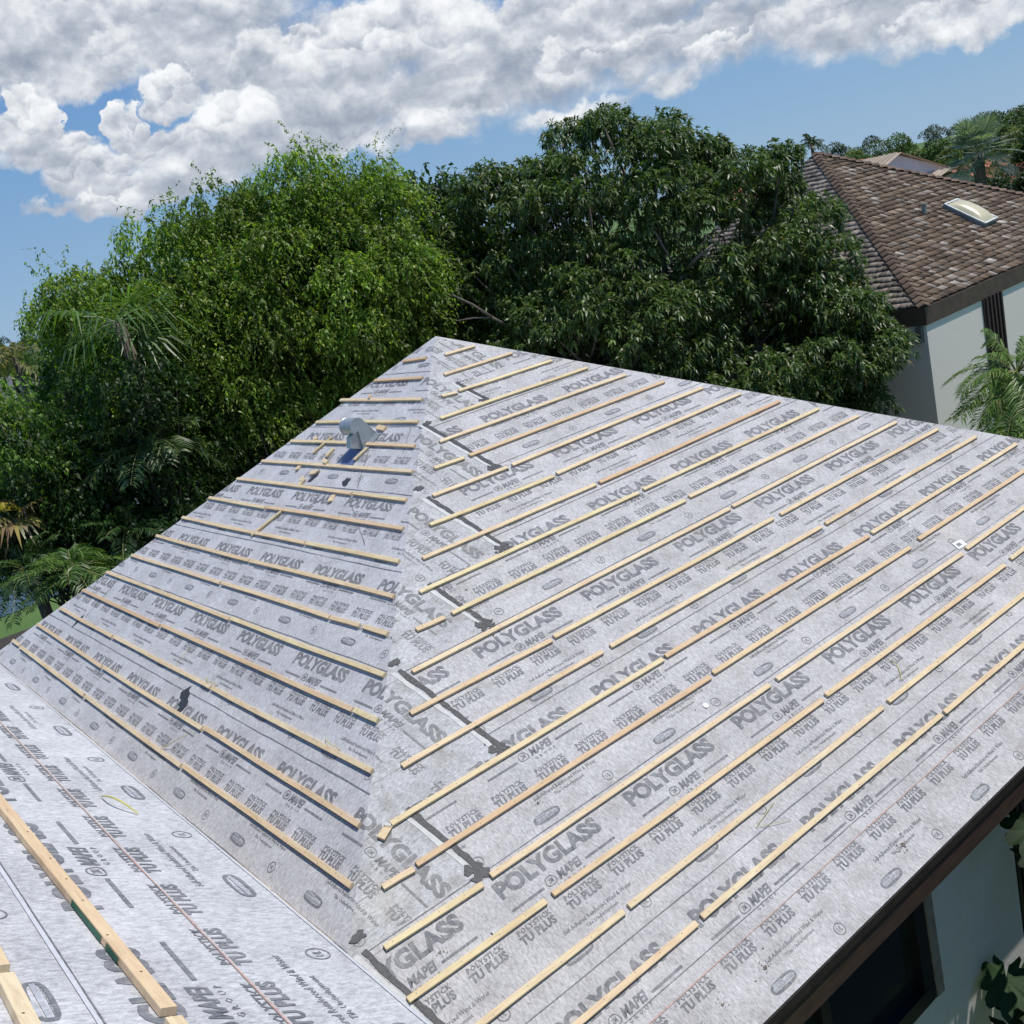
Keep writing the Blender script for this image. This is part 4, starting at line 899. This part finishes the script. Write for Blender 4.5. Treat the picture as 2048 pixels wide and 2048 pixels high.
def strand_crown(name, ells, par, lob_sp, lr, per_lobe, L_, W_, cols, wts, slen=(.3, .7), nl=13, mat=lm_ficus, upf=.5, inner=.6, shoots=0.0):
    lobes = lobes_on(ells, lob_sp, *lr); parts = []
    for c, r in lobes:
        k = int(per_lobe * (r / lr[1]) ** 2 * RNG.uniform(.6, 1.2)); dd = sph(k); dd[:, 2] = np.abs(dd[:, 2]) * .9 - .25; dd = unit(dd)
        S0 = c + dd * r * RNG.uniform(.5, .95, (k, 1)); ln = RNG.uniform(slen[0], slen[1], (k, 1)); out_ = unit(dd * 1.0 + np.array([0, 0, upf]) + RNG.normal(0, .3, (k, 3)))
        tone = RNG.normal(1, .14, (k, 1)).clip(.5, 1.5) * RNG.normal(1, .20)
        lobetone = RNG.choice([0, 0, 1])
        for i in range(nl):
            s_ = (i + .5) / nl; pos = S0 + out_ * ln * s_ + np.array([0, 0, -1.0]) * ln * 1.15 * s_ * s_ + RNG.normal(0, .012, (k, 3))
            tan = unit(out_ + np.array([0, 0, -2.3]) * s_); D = unit(tan * .5 + sph(k) * .75 + np.array([0, 0, -.25]))
            parts.append(leaves(pos, D, RNG.uniform(.75, 1.2, k) * L_, W_ * RNG.uniform(.8, 1.2, k), palette(k, cols, wts) * tone * (1.0 + .25 * s_), .2))
    if shoots:
        for c, r in lobes:
            if RNG.random() > shoots: continue
            for _ in range(3):
                m_ = 20; d_ = unit(np.array([RNG.normal(0, .35), RNG.normal(0, .35), 1.0])); s_ = np.linspace(.1, 1, m_)[:, None]; L0 = RNG.uniform(.3, .85)
                pos = c + np.array([RNG.normal(0, .2), RNG.normal(0, .2), r * .7]) + d_ * s_ * L0 + np.array([d_[0], d_[1], -.25]) * L0 * s_ ** 3 * .9
                parts.append(leaves(pos + RNG.normal(0, .012, (m_, 3)), sph(m_) * .9 + d_ * .3, RNG.uniform(.7, 1.1, m_) * L_, W_, palette(m_, cols, wts), .2))
    for c, r in ells:
        k = int(inner * 2600 * (r[0] * r[1] * r[2]) / 4); pp = np.array(c) + sph(k) * np.array(r) * RNG.uniform(.35, .8, (k, 1))
        parts.append(leaves(pp, sph(k) + np.array([0, 0, -.5]), RNG.uniform(.8, 1.3, k) * L_ * 1.5, W_ * 1.9, palette(k, cols, wts), .3))
    V, F, C = merge(parts); return npmesh(name, V, F, mat, par, C), lobes

# --- mango tree
DM = 21.0
mcols = [(.045, .082, .018), (.068, .116, .027), (.098, .148, .038), (.135, .175, .06), (.17, .13, .05)]; mw = [2.5, 4, 3, 1.2, .15]
def E(px, py, d, rx, rz, ry=None): return (at(px, py, d), (rx, ry or rx * .9, rz))
ells = [E(1250, 470, DM, 2.3, 2.15), E(1060, 500, DM, 1.75, 1.45), E(1460, 500, DM, 1.95, 1.85), E(1580, 570, DM - .4, 1.0, 1.6), E(1250, 690, DM - .6, 3.0, 1.7), E(1560, 720, DM - 1.2, 1.9, 1.35), E(1695, 690, DM - 1.6, .8, .75), E(1670, 790, DM - 1.6, .8, .7), E(1440, 620, DM - .6, 1.7, 1.25), E(1200, 590, DM - .8, 1.9, 1.2), E(1330, 520, DM - 1.0, 1.5, 1.0), E(990, 640, DM + .3, 1.4, 1.4), E(1420, 800, DM - .6, 3.0, 1.2)]
mt = at(1330, 700, DM); mango = empty('mango_tree', (mt[0], mt[1], GROUND), 'big dark glossy broadleaf tree behind the roof peak, left of the shake roof house', 'tree')
_, lob = rosette_crown('crown', ells, mango, .74, (.36, .62), 78, .15, .047, mcols, mw, 12, .95)
mb = MB(); B0 = np.array([mt[0], mt[1], GROUND]); fork = B0 + np.array([0, 0, 1.6]); mb.tube([B0, B0 + np.array([.05, 0, .8]), fork], [.36, .30, .27], 10)
tg = [(lob[i][0], random.uniform(.05, .10)) for i in range(0, len(lob), 5)]; limbs(mb, fork, tg, .1, 6, .3)
mb.build('trunk', bark, mango, True)
mb = MB()
for pa_, pb_, r in (((1365, 545), (1425, 490), .045), ((1365, 545), (1350, 580), .05), ((1395, 515), (1432, 512), .02), ((1405, 505), (1412, 470), .02), ((985, 635), (905, 590), .028), ((1010, 650), (985, 635), .035), ((985, 635), (912, 642), .018), ((925, 610), (915, 570), .016), ((1345, 525), (1300, 445), .02), ((1325, 700), (1355, 640), .03), ((1180, 720), (1195, 650), .025), ((1145, 760), (1120, 690), .03), ((1260, 740), (1300, 690), .02)):
    a_, b2_ = at(*pa_, DM - 2.1), at(*pb_, DM - 2.3); mid = (a_ + b2_) / 2 + np.array([0, 0, random.uniform(-.05, .05)]); mb = MB(); mb.tube([a_, mid, b2_], [r, r * .8, r * .55], 6); mb.build('bare_branch', twigm, mango, True)

# --- weeping fig on the left
DF = 20.5
fcols = [(.10, .16, .022), (.14, .215, .032), (.195, .26, .045), (.25, .28, .06), (.05, .09, .016)]; fw_ = [3.5, 4, 2.3, 1.1, 1.6]
ells = [E(610, 440, DF, .95, 1.0), E(755, 455, DF, .8, .9), E(465, 540, DF, 1.2, 1.1), E(340, 600, DF, 1.15, 1.1), E(220, 620, DF + .3, .85, .8), E(690, 640, DF - .5, 2.0, 1.7), E(500, 720, DF - .4, 1.8, 1.5), E(850, 500, DF + .4, .6, .8), E(320, 760, DF - .2, 1.3, 1.2), E(840, 660, DF, .9, 1.4), E(560, 850, DF + .2, 2.6, 1.2), E(120, 610, DF + .3, .35, .35), E(560, 560, DF - .8, 1.0, .8), E(760, 570, DF - .9, .9, .8), E(400, 660, DF - .9, .9, .8)]
ft = at(560, 800, DF); fig = empty('weeping_fig_tree', (ft[0], ft[1], GROUND), 'wide light green weeping tree with small drooping leaves, left behind the roof', 'tree')
_, lob = strand_crown('crown', ells, fig, .60, (.28, .66), 120, .088, .042, fcols, fw_, (.14, .42), 11, lm_ficus, .25, 1.0, .6)
mb = MB(); B0 = np.array([ft[0], ft[1], GROUND]); fork = B0 + np.array([0, 0, 1.2])
for dx, dy in ((0, 0), (.5, .2), (-.4, .3), (.1, -.4)): mb.tube([B0 + np.array([dx, dy, 0]), fork + np.array([dx * .4, dy * .4, .2])], [.22, .16], 8)
limbs(mb, fork, [(lob[i][0], random.uniform(.03, .07)) for i in range(0, len(lob), 5)], .1, 6, .25); mb.build('trunk', bark, fig, True)

# --- bushy trees at the far left
def bush(name, ells, label, cat, cols, wts, per=42, L_=.09, W_=.04, sp=.55, lr=(.28, .48), kind='strand', trunkz=GROUND, nl=10, group=None):
    c0 = np.mean([e[0] for e in ells], 0); r_ = empty(name, (c0[0], c0[1], trunkz), label, cat, group)
    if kind == 'strand': _, lb = strand_crown('crown', ells, r_, sp, lr, per, L_, W_, cols, wts, (.2, .45), nl)
    else: _, lb = rosette_crown('crown', ells, r_, sp, lr, per, L_, W_, cols, wts, nl, .15)
    m_ = MB(); B = np.array([c0[0], c0[1], trunkz]); m_.tube([B, c0], [.12, .05], 7); limbs(m_, (B + c0) / 2, [(l[0], .025) for l in lb[::6]], .03, 4, .12); m_.build('trunk', bark, r_, True); return r_
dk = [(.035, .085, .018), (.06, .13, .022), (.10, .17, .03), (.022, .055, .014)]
bush('broadleaf_tree', [E(150, 740, 22.5, .55, .7), E(190, 810, 22, .9, .8), E(175, 700, 22, .6, .5)], 'small leafy tree at the left edge above the glimpse of the far lawn', 'tree', dk, [2, 3, 2, 2])
bush('leafy_shrub', [E(40, 890, 19, 1.0, .8), E(100, 950, 19, .9, .9), E(10, 1000, 19.5, .9, .9), E(150, 1020, 19.5, .9, .7), E(30, 830, 19.5, .5, .45)], 'sunlit yellow green shrub at the left edge below the far lawn', 'shrub', [(.06, .13, .02), (.12, .20, .03), (.17, .24, .045), (.03, .07, .015)], [2, 3, 2, 2])
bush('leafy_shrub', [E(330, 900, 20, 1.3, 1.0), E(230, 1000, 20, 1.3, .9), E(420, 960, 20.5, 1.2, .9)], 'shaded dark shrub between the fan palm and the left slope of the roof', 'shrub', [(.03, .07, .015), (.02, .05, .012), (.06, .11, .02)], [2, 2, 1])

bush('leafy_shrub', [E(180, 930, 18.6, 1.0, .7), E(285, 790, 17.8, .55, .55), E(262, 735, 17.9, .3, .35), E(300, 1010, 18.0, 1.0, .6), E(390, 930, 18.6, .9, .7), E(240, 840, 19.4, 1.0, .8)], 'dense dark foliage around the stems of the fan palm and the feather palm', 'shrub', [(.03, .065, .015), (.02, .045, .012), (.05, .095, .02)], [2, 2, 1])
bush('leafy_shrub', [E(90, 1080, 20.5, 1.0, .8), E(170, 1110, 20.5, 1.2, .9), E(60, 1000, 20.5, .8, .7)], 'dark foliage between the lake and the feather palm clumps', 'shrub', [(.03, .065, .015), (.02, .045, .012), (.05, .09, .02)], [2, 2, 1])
bush('broadleaf_tree', [E(800, 600, 22.6, 3.0, 2.2), E(560, 660, 22.6, 3.0, 2.4), E(330, 760, 22.8, 2.2, 1.8), E(1000, 640, 22.8, 2.4, 1.8)], 'shaded trees closing the gaps behind the weeping tree', 'tree', [(.03, .06, .015), (.045, .085, .02), (.07, .12, .03)], [2, 2, 1], 26, .16, .08, .7, (.4, .7))
bush('added_shade_tree', [(np.array([8.4, -.6, -3.4]), (1.9, 1.7, 1.9)), (np.array([11.5, .4, -4.2]), (1.9, 1.6, 1.7)), (np.array([10.2, -2.0, -3.0]), (2.0, 2.0, 1.9)), (np.array([6.4, -1.6, -4.2]), (1.7, 1.5, 1.7))], 'unseen leafy tree added right of the frame to shade the window wall', 'tree', [(.04, .08, .02), (.06, .12, .025)], [1, 1], 60, .16, .08, .6, (.4, .6))  # unseen tree, added to keep sky and sun off the window wall
# --- palms
def frond(parts, base, dir_, L_, droop, nleaf, ll, lw, cols, wts, rachis, curl=.6, vee=.25):
    """feather frond: arcs out from base; leaflets on both sides"""
    d_ = unit(np.array(dir_, float)); side = unit(np.cross(d_, [0, 0, 1.0])); pts = []
    for i in range(13):
        s_ = i / 12; pts.append(np.array(base) + d_ * L_ * s_ + np.array([0, 0, -1.0]) * droop * L_ * s_ ** 2)
    rachis.tube(pts, [.014 * (1 - .8 * i / 12) for i in range(13)], 4, cap=False)
    pts = np.array(pts); s_ = np.linspace(.16, .99, nleaf); idx = s_ * 12; i0 = np.minimum(idx.astype(int), 11); fr_ = (idx - i0)[:, None]
    P = pts[i0] * (1 - fr_) + pts[i0 + 1] * fr_; T = unit(pts[i0 + 1] - pts[i0])
    prof_ = (np.sin(np.pi * (.12 + .8 * s_)) ** .6)
    for sg in (-1, 1):
        D = unit(side * sg * 1.0 + T * .75 + np.array([0, 0, vee]) + RNG.normal(0, .09, (nleaf, 3))); n = nleaf
        Ln = ll * prof_ * RNG.uniform(.85, 1.1, n); Wd = np.full(n, lw); S = unit(np.cross(D, np.cross(D, T) + RNG.normal(0, .2, (n, 3))))
        mid = P + D * Ln[:, None] * .5; tip = P + D * Ln[:, None] * (1 - .1 * curl) + np.array([0, 0, -1.0]) * Ln[:, None] * curl * .55
        V = np.stack([P, mid + S * lw / 2, tip, mid - S * lw / 2], 1).reshape(-1, 3); i = np.arange(n)[:, None] * 4
        F = np.concatenate([i + [0, 1, 3], i + [1, 2, 3]], 1).reshape(-1, 3); parts.append((V, F, np.repeat(palette(n, cols, wts, .12), 4, 0)))
def palm(name, crown, base, label, nf=16, L_=1.6, nleaf=34, ll=.42, lw=.035, cols=None, wts=None, droop=(.25, .6), el=(-.2, 1.1), tr=.08, group=None, azr=None, curl=.6, par=None):
    cols = cols or [(.06, .13, .025), (.10, .18, .035), (.15, .22, .05)]; wts = wts or [2, 2, 1]
    root = empty(name, (base[0], base[1], base[2]), label, 'palm', group) if par is None else par
    parts, rc = [], MB()
    for i in range(nf):
        a = (i / nf * 2 * math.pi + random.uniform(-.2, .2)) if azr is None else random.uniform(*azr); e = random.uniform(*el)
        frond(parts, crown + np.array([0, 0, random.uniform(-.05, .1)]), (math.cos(a) * math.cos(e), math.sin(a) * math.cos(e), math.sin(e)), L_ * random.uniform(.8, 1.15), random.uniform(*droop), nleaf, ll, lw, cols, wts, rc, curl)
    V, F, C = merge(parts); fr_ = npmesh('fronds', V, F, lm_palm, root, C); rc.build('frond_stems', simple('palm_stem', (.20, .22, .07), .6), root)
    m_ = MB(); m_.tube([base, (np.array(base) + crown) / 2 + np.array([.04, .02, 0]), crown], [tr * 1.2, tr, tr * .9], 8); m_.build('trunk', bark, root, True); return root
def fanleaf(parts, c, dir_, R_, nseg, cols, wts, spread=2.5, rachis=None, base=None, droop=.25, wseg=None):
    d_ = unit(np.array(dir_, float)); s_ = unit(np.cross(d_, [0, 0, 1.0])); 
    th = np.linspace(-spread, spread, nseg); D = unit(d_[None] * np.cos(th)[:, None] + s_[None] * np.sin(th)[:, None] + np.array([0, 0, 1.0]) * (np.abs(np.sin(th)) * .16)[:, None])
    P = np.tile(c, (nseg, 1)); Ln = R_ * RNG.uniform(.85, 1.05, nseg) * (.75 + .25 * np.cos(th / 2)); lw = wseg or 2 * spread / nseg * R_ * .62
    N = unit(np.cross(s_, d_)); S = unit(np.cross(D, N + RNG.normal(0, .12, (nseg, 3))))
    mid = P + D * Ln[:, None] * .6; tip = P + D * Ln[:, None] + np.array([0, 0, -1.0]) * Ln[:, None] * droop * RNG.uniform(.4, 1.3, (nseg, 1))
    V = np.stack([P, mid + S * lw / 2, tip, mid - S * lw / 2], 1).reshape(-1, 3); i = np.arange(nseg)[:, None] * 4
    F = np.concatenate([i + [0, 1, 3], i + [1, 2, 3]], 1).reshape(-1, 3); parts.append((V, F, np.repeat(palette(nseg, cols, wts, .12), 4, 0)))
    if rachis is not None: rachis.tube([base, (np.array(base) + c) / 2 + np.array([0, 0, .04]), c], .012, 4)
def fanpalm(name, crown, base, label, nl=26, petiole=.8, R_=.7, nseg=26, cols=None, wts=None, tr=.12, el=(-.7, 1.3), group=None, droop=.3, skirt=0, wseg=None):
    root = empty(name, tuple(base), label, 'palm', group); parts, rc = [], MB()
    cols = cols or [(.07, .13, .03), (.10, .17, .04)]; wts = wts or [1, 1]
    for i in range(nl):
        a = i * 2.399 + random.uniform(-.2, .2); e = el[0] + (el[1] - el[0]) * (i + .5) / nl; d_ = np.array([math.cos(a) * math.cos(e), math.sin(a) * math.cos(e), math.sin(e)])
        fanleaf(parts, crown + d_ * petiole * random.uniform(.75, 1.1), d_ + np.array([0, 0, -.12]), R_ * random.uniform(.8, 1.1), nseg, cols, wts, 2.0, rc, crown, droop, wseg)
    for i in range(skirt):
        a = random.uniform(0, 6.28); d_ = np.array([math.cos(a) * .5, math.sin(a) * .5, -1.0]); fanleaf(parts, crown + d_ * .25, d_, R_ * .9, 12, [(.30, .22, .12), (.22, .15, .08)], [1, 1], .7, None, None, .2)
    V, F, C = merge(parts); npmesh('fronds', V, F, lm_palm, root, C); rc.build('frond_stems', simple('fan_stem', (.14, .18, .07), .6), root)
    m_ = MB(); m_.tube([base, (np.array(base) + crown) / 2, crown], [tr * 1.25, tr, tr], 9); m_.build('trunk', bark, root, True); return root
def down(p, dx=0.0, dy=0.0, z=GROUND): return np.array([p[0] + dx, p[1] + dy, z])
c = at(235, 645, 18.5); fanpalm('fan_palm', c, down(c, .9, .9), 'fan palm with long drooping segments and a dry skirt, in front of the left tree', 11, .5, 1.05, 18, [(.085, .155, .035), (.12, .20, .05), (.05, .10, .025)], [2, 1.5, 1.5], .10, (-.75, .6), None, .45, 0, .045)
c = at(300, 890, 18.2); palm('feather_palm', c, down(c, .9, .5), 'feather palm arching over the left hip of the roof, below the fan palm', 13, 1.2, 30, .45, .032, [(.05, .095, .025), (.08, .13, .035), (.13, .18, .06)], [3, 2, 1], (.35, .8), (-.3, 1.2), .09)
c = at(150, 1150, 16.6); palm('areca_palm', c, down(c), 'bright clump of fine feather palm fronds at the lower left corner by the lawn', 24, 1.05, 30, .30, .022, [(.08, .16, .03), (.13, .22, .045), (.05, .10, .02)], [2, 2, 2], (.3, .8), (.0, 1.35), .04)
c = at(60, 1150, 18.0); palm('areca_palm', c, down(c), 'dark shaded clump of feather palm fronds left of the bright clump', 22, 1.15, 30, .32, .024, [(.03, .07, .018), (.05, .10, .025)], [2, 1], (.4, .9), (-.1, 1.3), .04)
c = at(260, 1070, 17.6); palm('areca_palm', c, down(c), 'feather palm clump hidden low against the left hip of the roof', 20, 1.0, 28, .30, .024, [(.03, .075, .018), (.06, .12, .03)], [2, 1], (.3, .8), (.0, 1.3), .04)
c = at(25, 1040, 18.6); fanpalm('fan_palm', c, down(c), 'half dead palm with yellow and tan fronds at the left edge', 8, .35, .5, 20, [(.34, .26, .07), (.22, .16, .06), (.12, .15, .035), (.28, .19, .10)], [2, 1, 1, 1], .10, (-.5, .9), None, .5, 5)
c = at(150, 1060, 19); bush('leafy_shrub', [(c, (1.0, .9, .8)), (at(80, 1100, 19.4), (.9, .8, .7))], 'low dark shrub behind the feather palm clumps at lower left', 'shrub', [(.025, .055, .014), (.015, .04, .01)], [1, 1])

# right side, by the neighbour's wall
DA = 19.4
c = at(2035, 750, DA); palm('areca_palm', c, down(c), 'sunlit green feather palm in front of the slatted panel of the shake roof house', 24, 1.4, 44, .40, .022, [(.09, .17, .03), (.15, .24, .045), (.22, .28, .08)], [2, 2, 1], (.3, .8), (-.3, 1.4), .05)
c = at(2040, 800, DA - .4); palm('areca_palm', c, down(c), 'lower feather palm under the sunlit one, by the right edge', 18, 1.1, 32, .38, .026, [(.07, .14, .025), (.13, .22, .04), (.20, .22, .09)], [2, 2, 1], (.3, .8), (.0, 1.3), .05)
bush('leafy_shrub', [E(2035, 905, 18.6, .55, .35), E(2090, 880, 18.4, .8, .7)], 'bright yellow green hedge at the foot of the shake roof house', 'shrub', [(.12, .20, .03), (.18, .26, .05), (.06, .11, .02)], [2, 2, 1])

# broad leaves by our own wall, lower right
def bigleaf_plant(cpos, specs, label):
    root = empty('giant_leaf_plant', tuple(down(cpos)), label, 'plant'); V, F, C = [], [], []
    rc = MB()
    for (tx, ty, tz), hd, R_, tone in specs:
        o = np.array([tx, ty, tz]); hd = math.radians(hd); dx = np.array([math.cos(hd), math.sin(hd), -.25]); dx /= np.linalg.norm(dx); sy = unit(np.cross(dx, [0, 0, 1.0])); nrm = np.cross(sy, dx)
        n = 44; bse = len(V); V.append(o); C.append(np.array((.03, .065, .022)) * tone)
        for i in range(n):
            a = 2 * math.pi * i / n; lobe = .80 + .20 * abs(math.cos(4.5 * a)) ** .5 - (.4 if abs(a - math.pi) < .3 else 0); r = R_ * (lobe - .35 * (1 - abs(math.cos(4.5 * a)) ** .4)) * (1.1 - .2 * abs(math.sin(a)))
            V.append(o + dx * r * math.cos(a) + sy * r * .8 * math.sin(a) + nrm * (.05 * math.sin(9 * a) * R_ - .22 * R_ * (r / R_) ** 2)); C.append(np.array((.024, .052, .018)) * tone)
        F += [(bse, bse + 1 + i, bse + 1 + (i + 1) % n) for i in range(n)]
        rc.tube([np.array(cpos) + np.array([0, 0, -1.5]), (np.array(cpos) + o) / 2, o], .012, 5)
    npmesh('leaves', np.array(V), np.array(F), leafmat('giant_leaf', .62, .2, .25), root, np.array(C)); rc.build('stems', simple('green_stem', (.06, .10, .03), .6), root)
def aty(px, py, Y): r = ray(px, py); return tuple(r * Y / r[1])
c = np.array(aty(2080, 2000, 3.2)); lv = [(aty(2012, 1958, 3.22), 205, .25, .9), (aty(2050, 2010, 3.12), 250, .24, .6), (aty(2085, 1945, 3.18), 150, .26, .75), (aty(2030, 2075, 3.1), 230, .24, .5), (aty(2095, 2060, 3.2), 300, .28, .6)]
bigleaf_plant(c, lv, 'large leaved dark green plant at the bottom right corner under the window wall')
c = np.array(aty(2110, 1640, 3.1)); lv = [(aty(2066, 1655, 3.0), 225, .26, .7), (aty(2105, 1715, 3.05), 260, .28, .55)]
bigleaf_plant(c, lv, 'large leaf reaching past the fascia at the right edge, above the bottom right plant')

# ---------------------------------------------------------------- distance: trees, palms and houses
ORD = ['first', 'second', 'third', 'fourth', 'fifth', 'sixth', 'seventh', 'eighth', 'ninth', 'tenth', 'eleventh', 'twelfth', 'thirteenth', 'fourteenth', 'fifteenth', 'sixteenth', 'seventeenth', 'eighteenth', 'nineteenth', 'twentieth']
def fartree(px, top, dist, wpx, label, cols, group, hpx=None, dens=1.0):
    rad = wpx / 2 / FOC * dist; z1 = at(px, top, dist)[2]; h = max(2.2, min(z1 - GROUND - .8, rad * 2.4)); c = at(px, top, dist); c[2] = z1 - h / 2
    root = empty('distant_tree', (c[0], c[1], GROUND), label, 'tree', group); parts = []
    n = int(4200 * dens); ll = max(.18, rad * .10)
    k = 16; lc = sph(k) * np.array([rad * .66, rad * .66, h * .36]) + c; lr_ = RNG.uniform(.34, .5, k) * rad; w_ = RNG.integers(0, k, n); dd = sph(n); dd[:, 2] = np.abs(dd[:, 2]) * .9 - .2
    P = lc[w_] + dd * lr_[w_][:, None] * RNG.uniform(.8, 1.08, (n, 1)); tone = RNG.normal(1, .18, k)[w_][:, None]
    V, F, C = leaves(P, unit(dd * .4 + sph(n)), ll * RNG.uniform(.7, 1.4, n), ll * .55, palette(n, cols, [1] * len(cols)) * tone.clip(.6, 1.5), .2)
    npmesh('crown', V, F, lm_far, root, C)
    m_ = MB(); m_.tube([(c[0], c[1], GROUND), (c[0] + .2, c[1], c[2])], [rad * .09, rad * .05], 6); m_.build('trunk', bark, root); return root
gR = 'trees beyond the shake roof house'; dkg = [(.035, .06, .025), (.05, .085, .03), (.03, .05, .022)]; mdg = [(.07, .12, .03), (.09, .14, .035), (.055, .095, .025)]; lyg = [(.13, .17, .045), (.10, .15, .04), (.16, .17, .05)]
spec = [(1665, 285, 95, 70, dkg), (1700, 290, 80, 60, mdg), (1735, 270, 95, 80, dkg), (1775, 266, 85, 90, mdg), (1700, 300, 84, 60, lyg), (1800, 280, 88, 60, mdg), (1835, 292, 82, 60, lyg), (1862, 248, 130, 70, dkg), (1905, 250, 120, 80, dkg), (1870, 280, 80, 70, mdg), (1905, 288, 78, 60, lyg), (1935, 248, 85, 80, dkg), (1965, 218, 80, 90, mdg), (2010, 210, 75, 90, dkg), (2050, 206, 70, 90, mdg), (2040, 250, 55, 90, lyg), (1995, 250, 60, 80, mdg), (2075, 240, 52, 90, mdg), (1990, 330, 50, 90, dkg), (2060, 340, 44, 90, dkg)]
for i, (px, tp, ds, wp, cc) in enumerate(spec):
    fartree(px, tp, ds, wp, '%s from the left of the distant trees above the shake roof' % ORD[i], cc, gR)
gLt = 'distant trees across the lake'
spec = [(-10, 672, 150, 60, dkg), (20, 676, 150, 60, dkg), (50, 672, 145, 60, dkg), (85, 668, 150, 60, dkg), (0, 700, 115, 60, mdg), (38, 700, 105, 50, mdg), (75, 712, 100, 60, lyg), (-25, 690, 120, 70, mdg), (110, 700, 110, 60, mdg)]
for i, (px, tp, ds, wp, cc) in enumerate(spec): fartree(px, tp, ds, wp, '%s of the distant trees across the lake at the left edge' % ORD[i], cc, gLt)
c = at(28, 715, 70); palm('feather_palm', c, down(c), 'lone yellowish palm with a bare trunk on the far lawn at the left edge', 14, 2.2, 16, .9, .16, [(.14, .15, .04), (.20, .18, .06)], [1, 1], (.3, .9), (-.4, 1.2), .18)
c = at(1623, 287, 75); palm('coconut_palm', c, down(c), 'tiny dark palm silhouette at the peak of the shake roof', 14, 1.1, 14, .45, .09, [(.035, .06, .025), (.05, .075, .03)], [1, 1], (.3, .8), (-.3, 1.2), .12)
c = at(1955, 305, 43); fanpalm('silver_fan_palm', c, down(c), 'large silvery blue fan palm behind the shake roof at the upper right', 34, .85, .78, 26, [(.17, .21, .185), (.26, .30, .27), (.10, .135, .11)], [2, 1, 1], .20, (-.8, 1.35), None, .12, 0, .055)
# houses beyond
def gable_house(px, py, dist, w_, d_, hz, rise, yaw, roofc, wallc, label, extras=0, name='distant_house', ridge_along=True):
    """px,py: near ridge end; ridge runs away along yaw"""
    r0 = at(px, py, dist); a = math.radians(yaw); ax = np.array([math.cos(a), math.sin(a), 0]); sd = np.array([-math.sin(a), math.cos(a), 0]); root = empty(name, (r0[0], r0[1], GROUND), label, 'house')
    ez_ = r0[2] - rise; rm = simple('tile_' + name, roofc, .85, 0, 1.2, .12, .0); wm = simple('wall_' + name, wallc, .9, 0, 2, .04); m_ = MB()
    for s_ in (-1, 1):
        e0 = r0 + sd * s_ * (w_ / 2 + .3) + np.array([0, 0, -rise - .2]); N_ = 22; m_.poly([r0 - ax * .3, r0 + ax * d_, e0 + ax * d_, e0 - ax * .3])
        n_ = unit(np.cross(ax, e0 - r0)); n_ = n_ if n_[2] > 0 else -n_
        for k in range(N_): q0 = r0 + ax * (d_ * (k + .5) / N_); q1 = e0 + ax * (d_ * (k + .5) / N_); m_.tube([q0 + n_ * .02, q1 + n_ * .02], .07, 4)
    m_.build('roof', rm, root); m_ = MB(); g0 = [r0 + sd * w_ / 2 + np.array([0, 0, -rise]), r0 - sd * w_ / 2 + np.array([0, 0, -rise])]
    r1 = r0 + np.array([0, 0, -.1]); m_.poly([r1, g0[0], np.array([*g0[0][:2], GROUND]), np.array([*g0[1][:2], GROUND]), g0[1]])
    for s_ in (0, 1): m_.poly([g0[s_], g0[s_] + ax * d_, np.array([*(g0[s_] + ax * d_)[:2], GROUND]), np.array([*g0[s_][:2], GROUND])])
    m_.build('wall', wm, root)
    for k in range(extras):
        s_ = 1; t0 = .12 + .22 * k; q0 = r0 + (e0 * 0 + (r0 + sd * (w_ / 2 + .3) + np.array([0, 0, -rise - .2])) - r0) * (.35 + .18 * (k % 2)) + ax * d_ * t0; m_ = MB(); n_ = unit(np.cross(ax, sd * 1.0 + np.array([0, 0, -rise / (w_ / 2)]))); n_ = n_ if n_[2] > 0 else -n_
        m_.tube([q0, q0 + n_ * .25, q0 + n_ * .33], [.36, .34, .12], 12); m_.build('roof_light', simple('white_acrylic', (.75, .75, .72), .3), root)
    return root
gable_house(1795, 306, 62, 8.4, 8, 3, 1.6, 78, (.42, .34, .26), (.60, .62, .66), 'pale house with a beige tiled roof and a blank white gable, beyond the shake roof', 3)
gable_house(1905, 340, 52, 8.5, 16, 3, 1.2, -10, (.42, .17, .10), (.5, .42, .35), 'low house with an orange barrel tile roof behind the silvery fan palm')
gable_house(1730, 318, 70, 6, 9, 3, 1.4, 110, (.40, .15, .09), (.5, .45, .4), 'sliver of red tiled roof at the left end of the beige tiled roof')
gable_house(2062, 305, 60, 8, 9, 3, 1.2, 80, (.5, .40, .30), (.62, .60, .55), 'pale house glimpsed at the right edge behind the silvery fan palm')
gable_house(15, 752, 96, 12, 14, 3, 1.6, 165, (.10, .10, .11), (.45, .42, .38), 'low grey roofed house across the lake at the left edge')
gable_house(75, 742, 100, 10, 12, 3, 1.6, 30, (.38, .20, .15), (.55, .52, .5), 'low house with a pinkish roof across the lake, right of the grey roofed one')
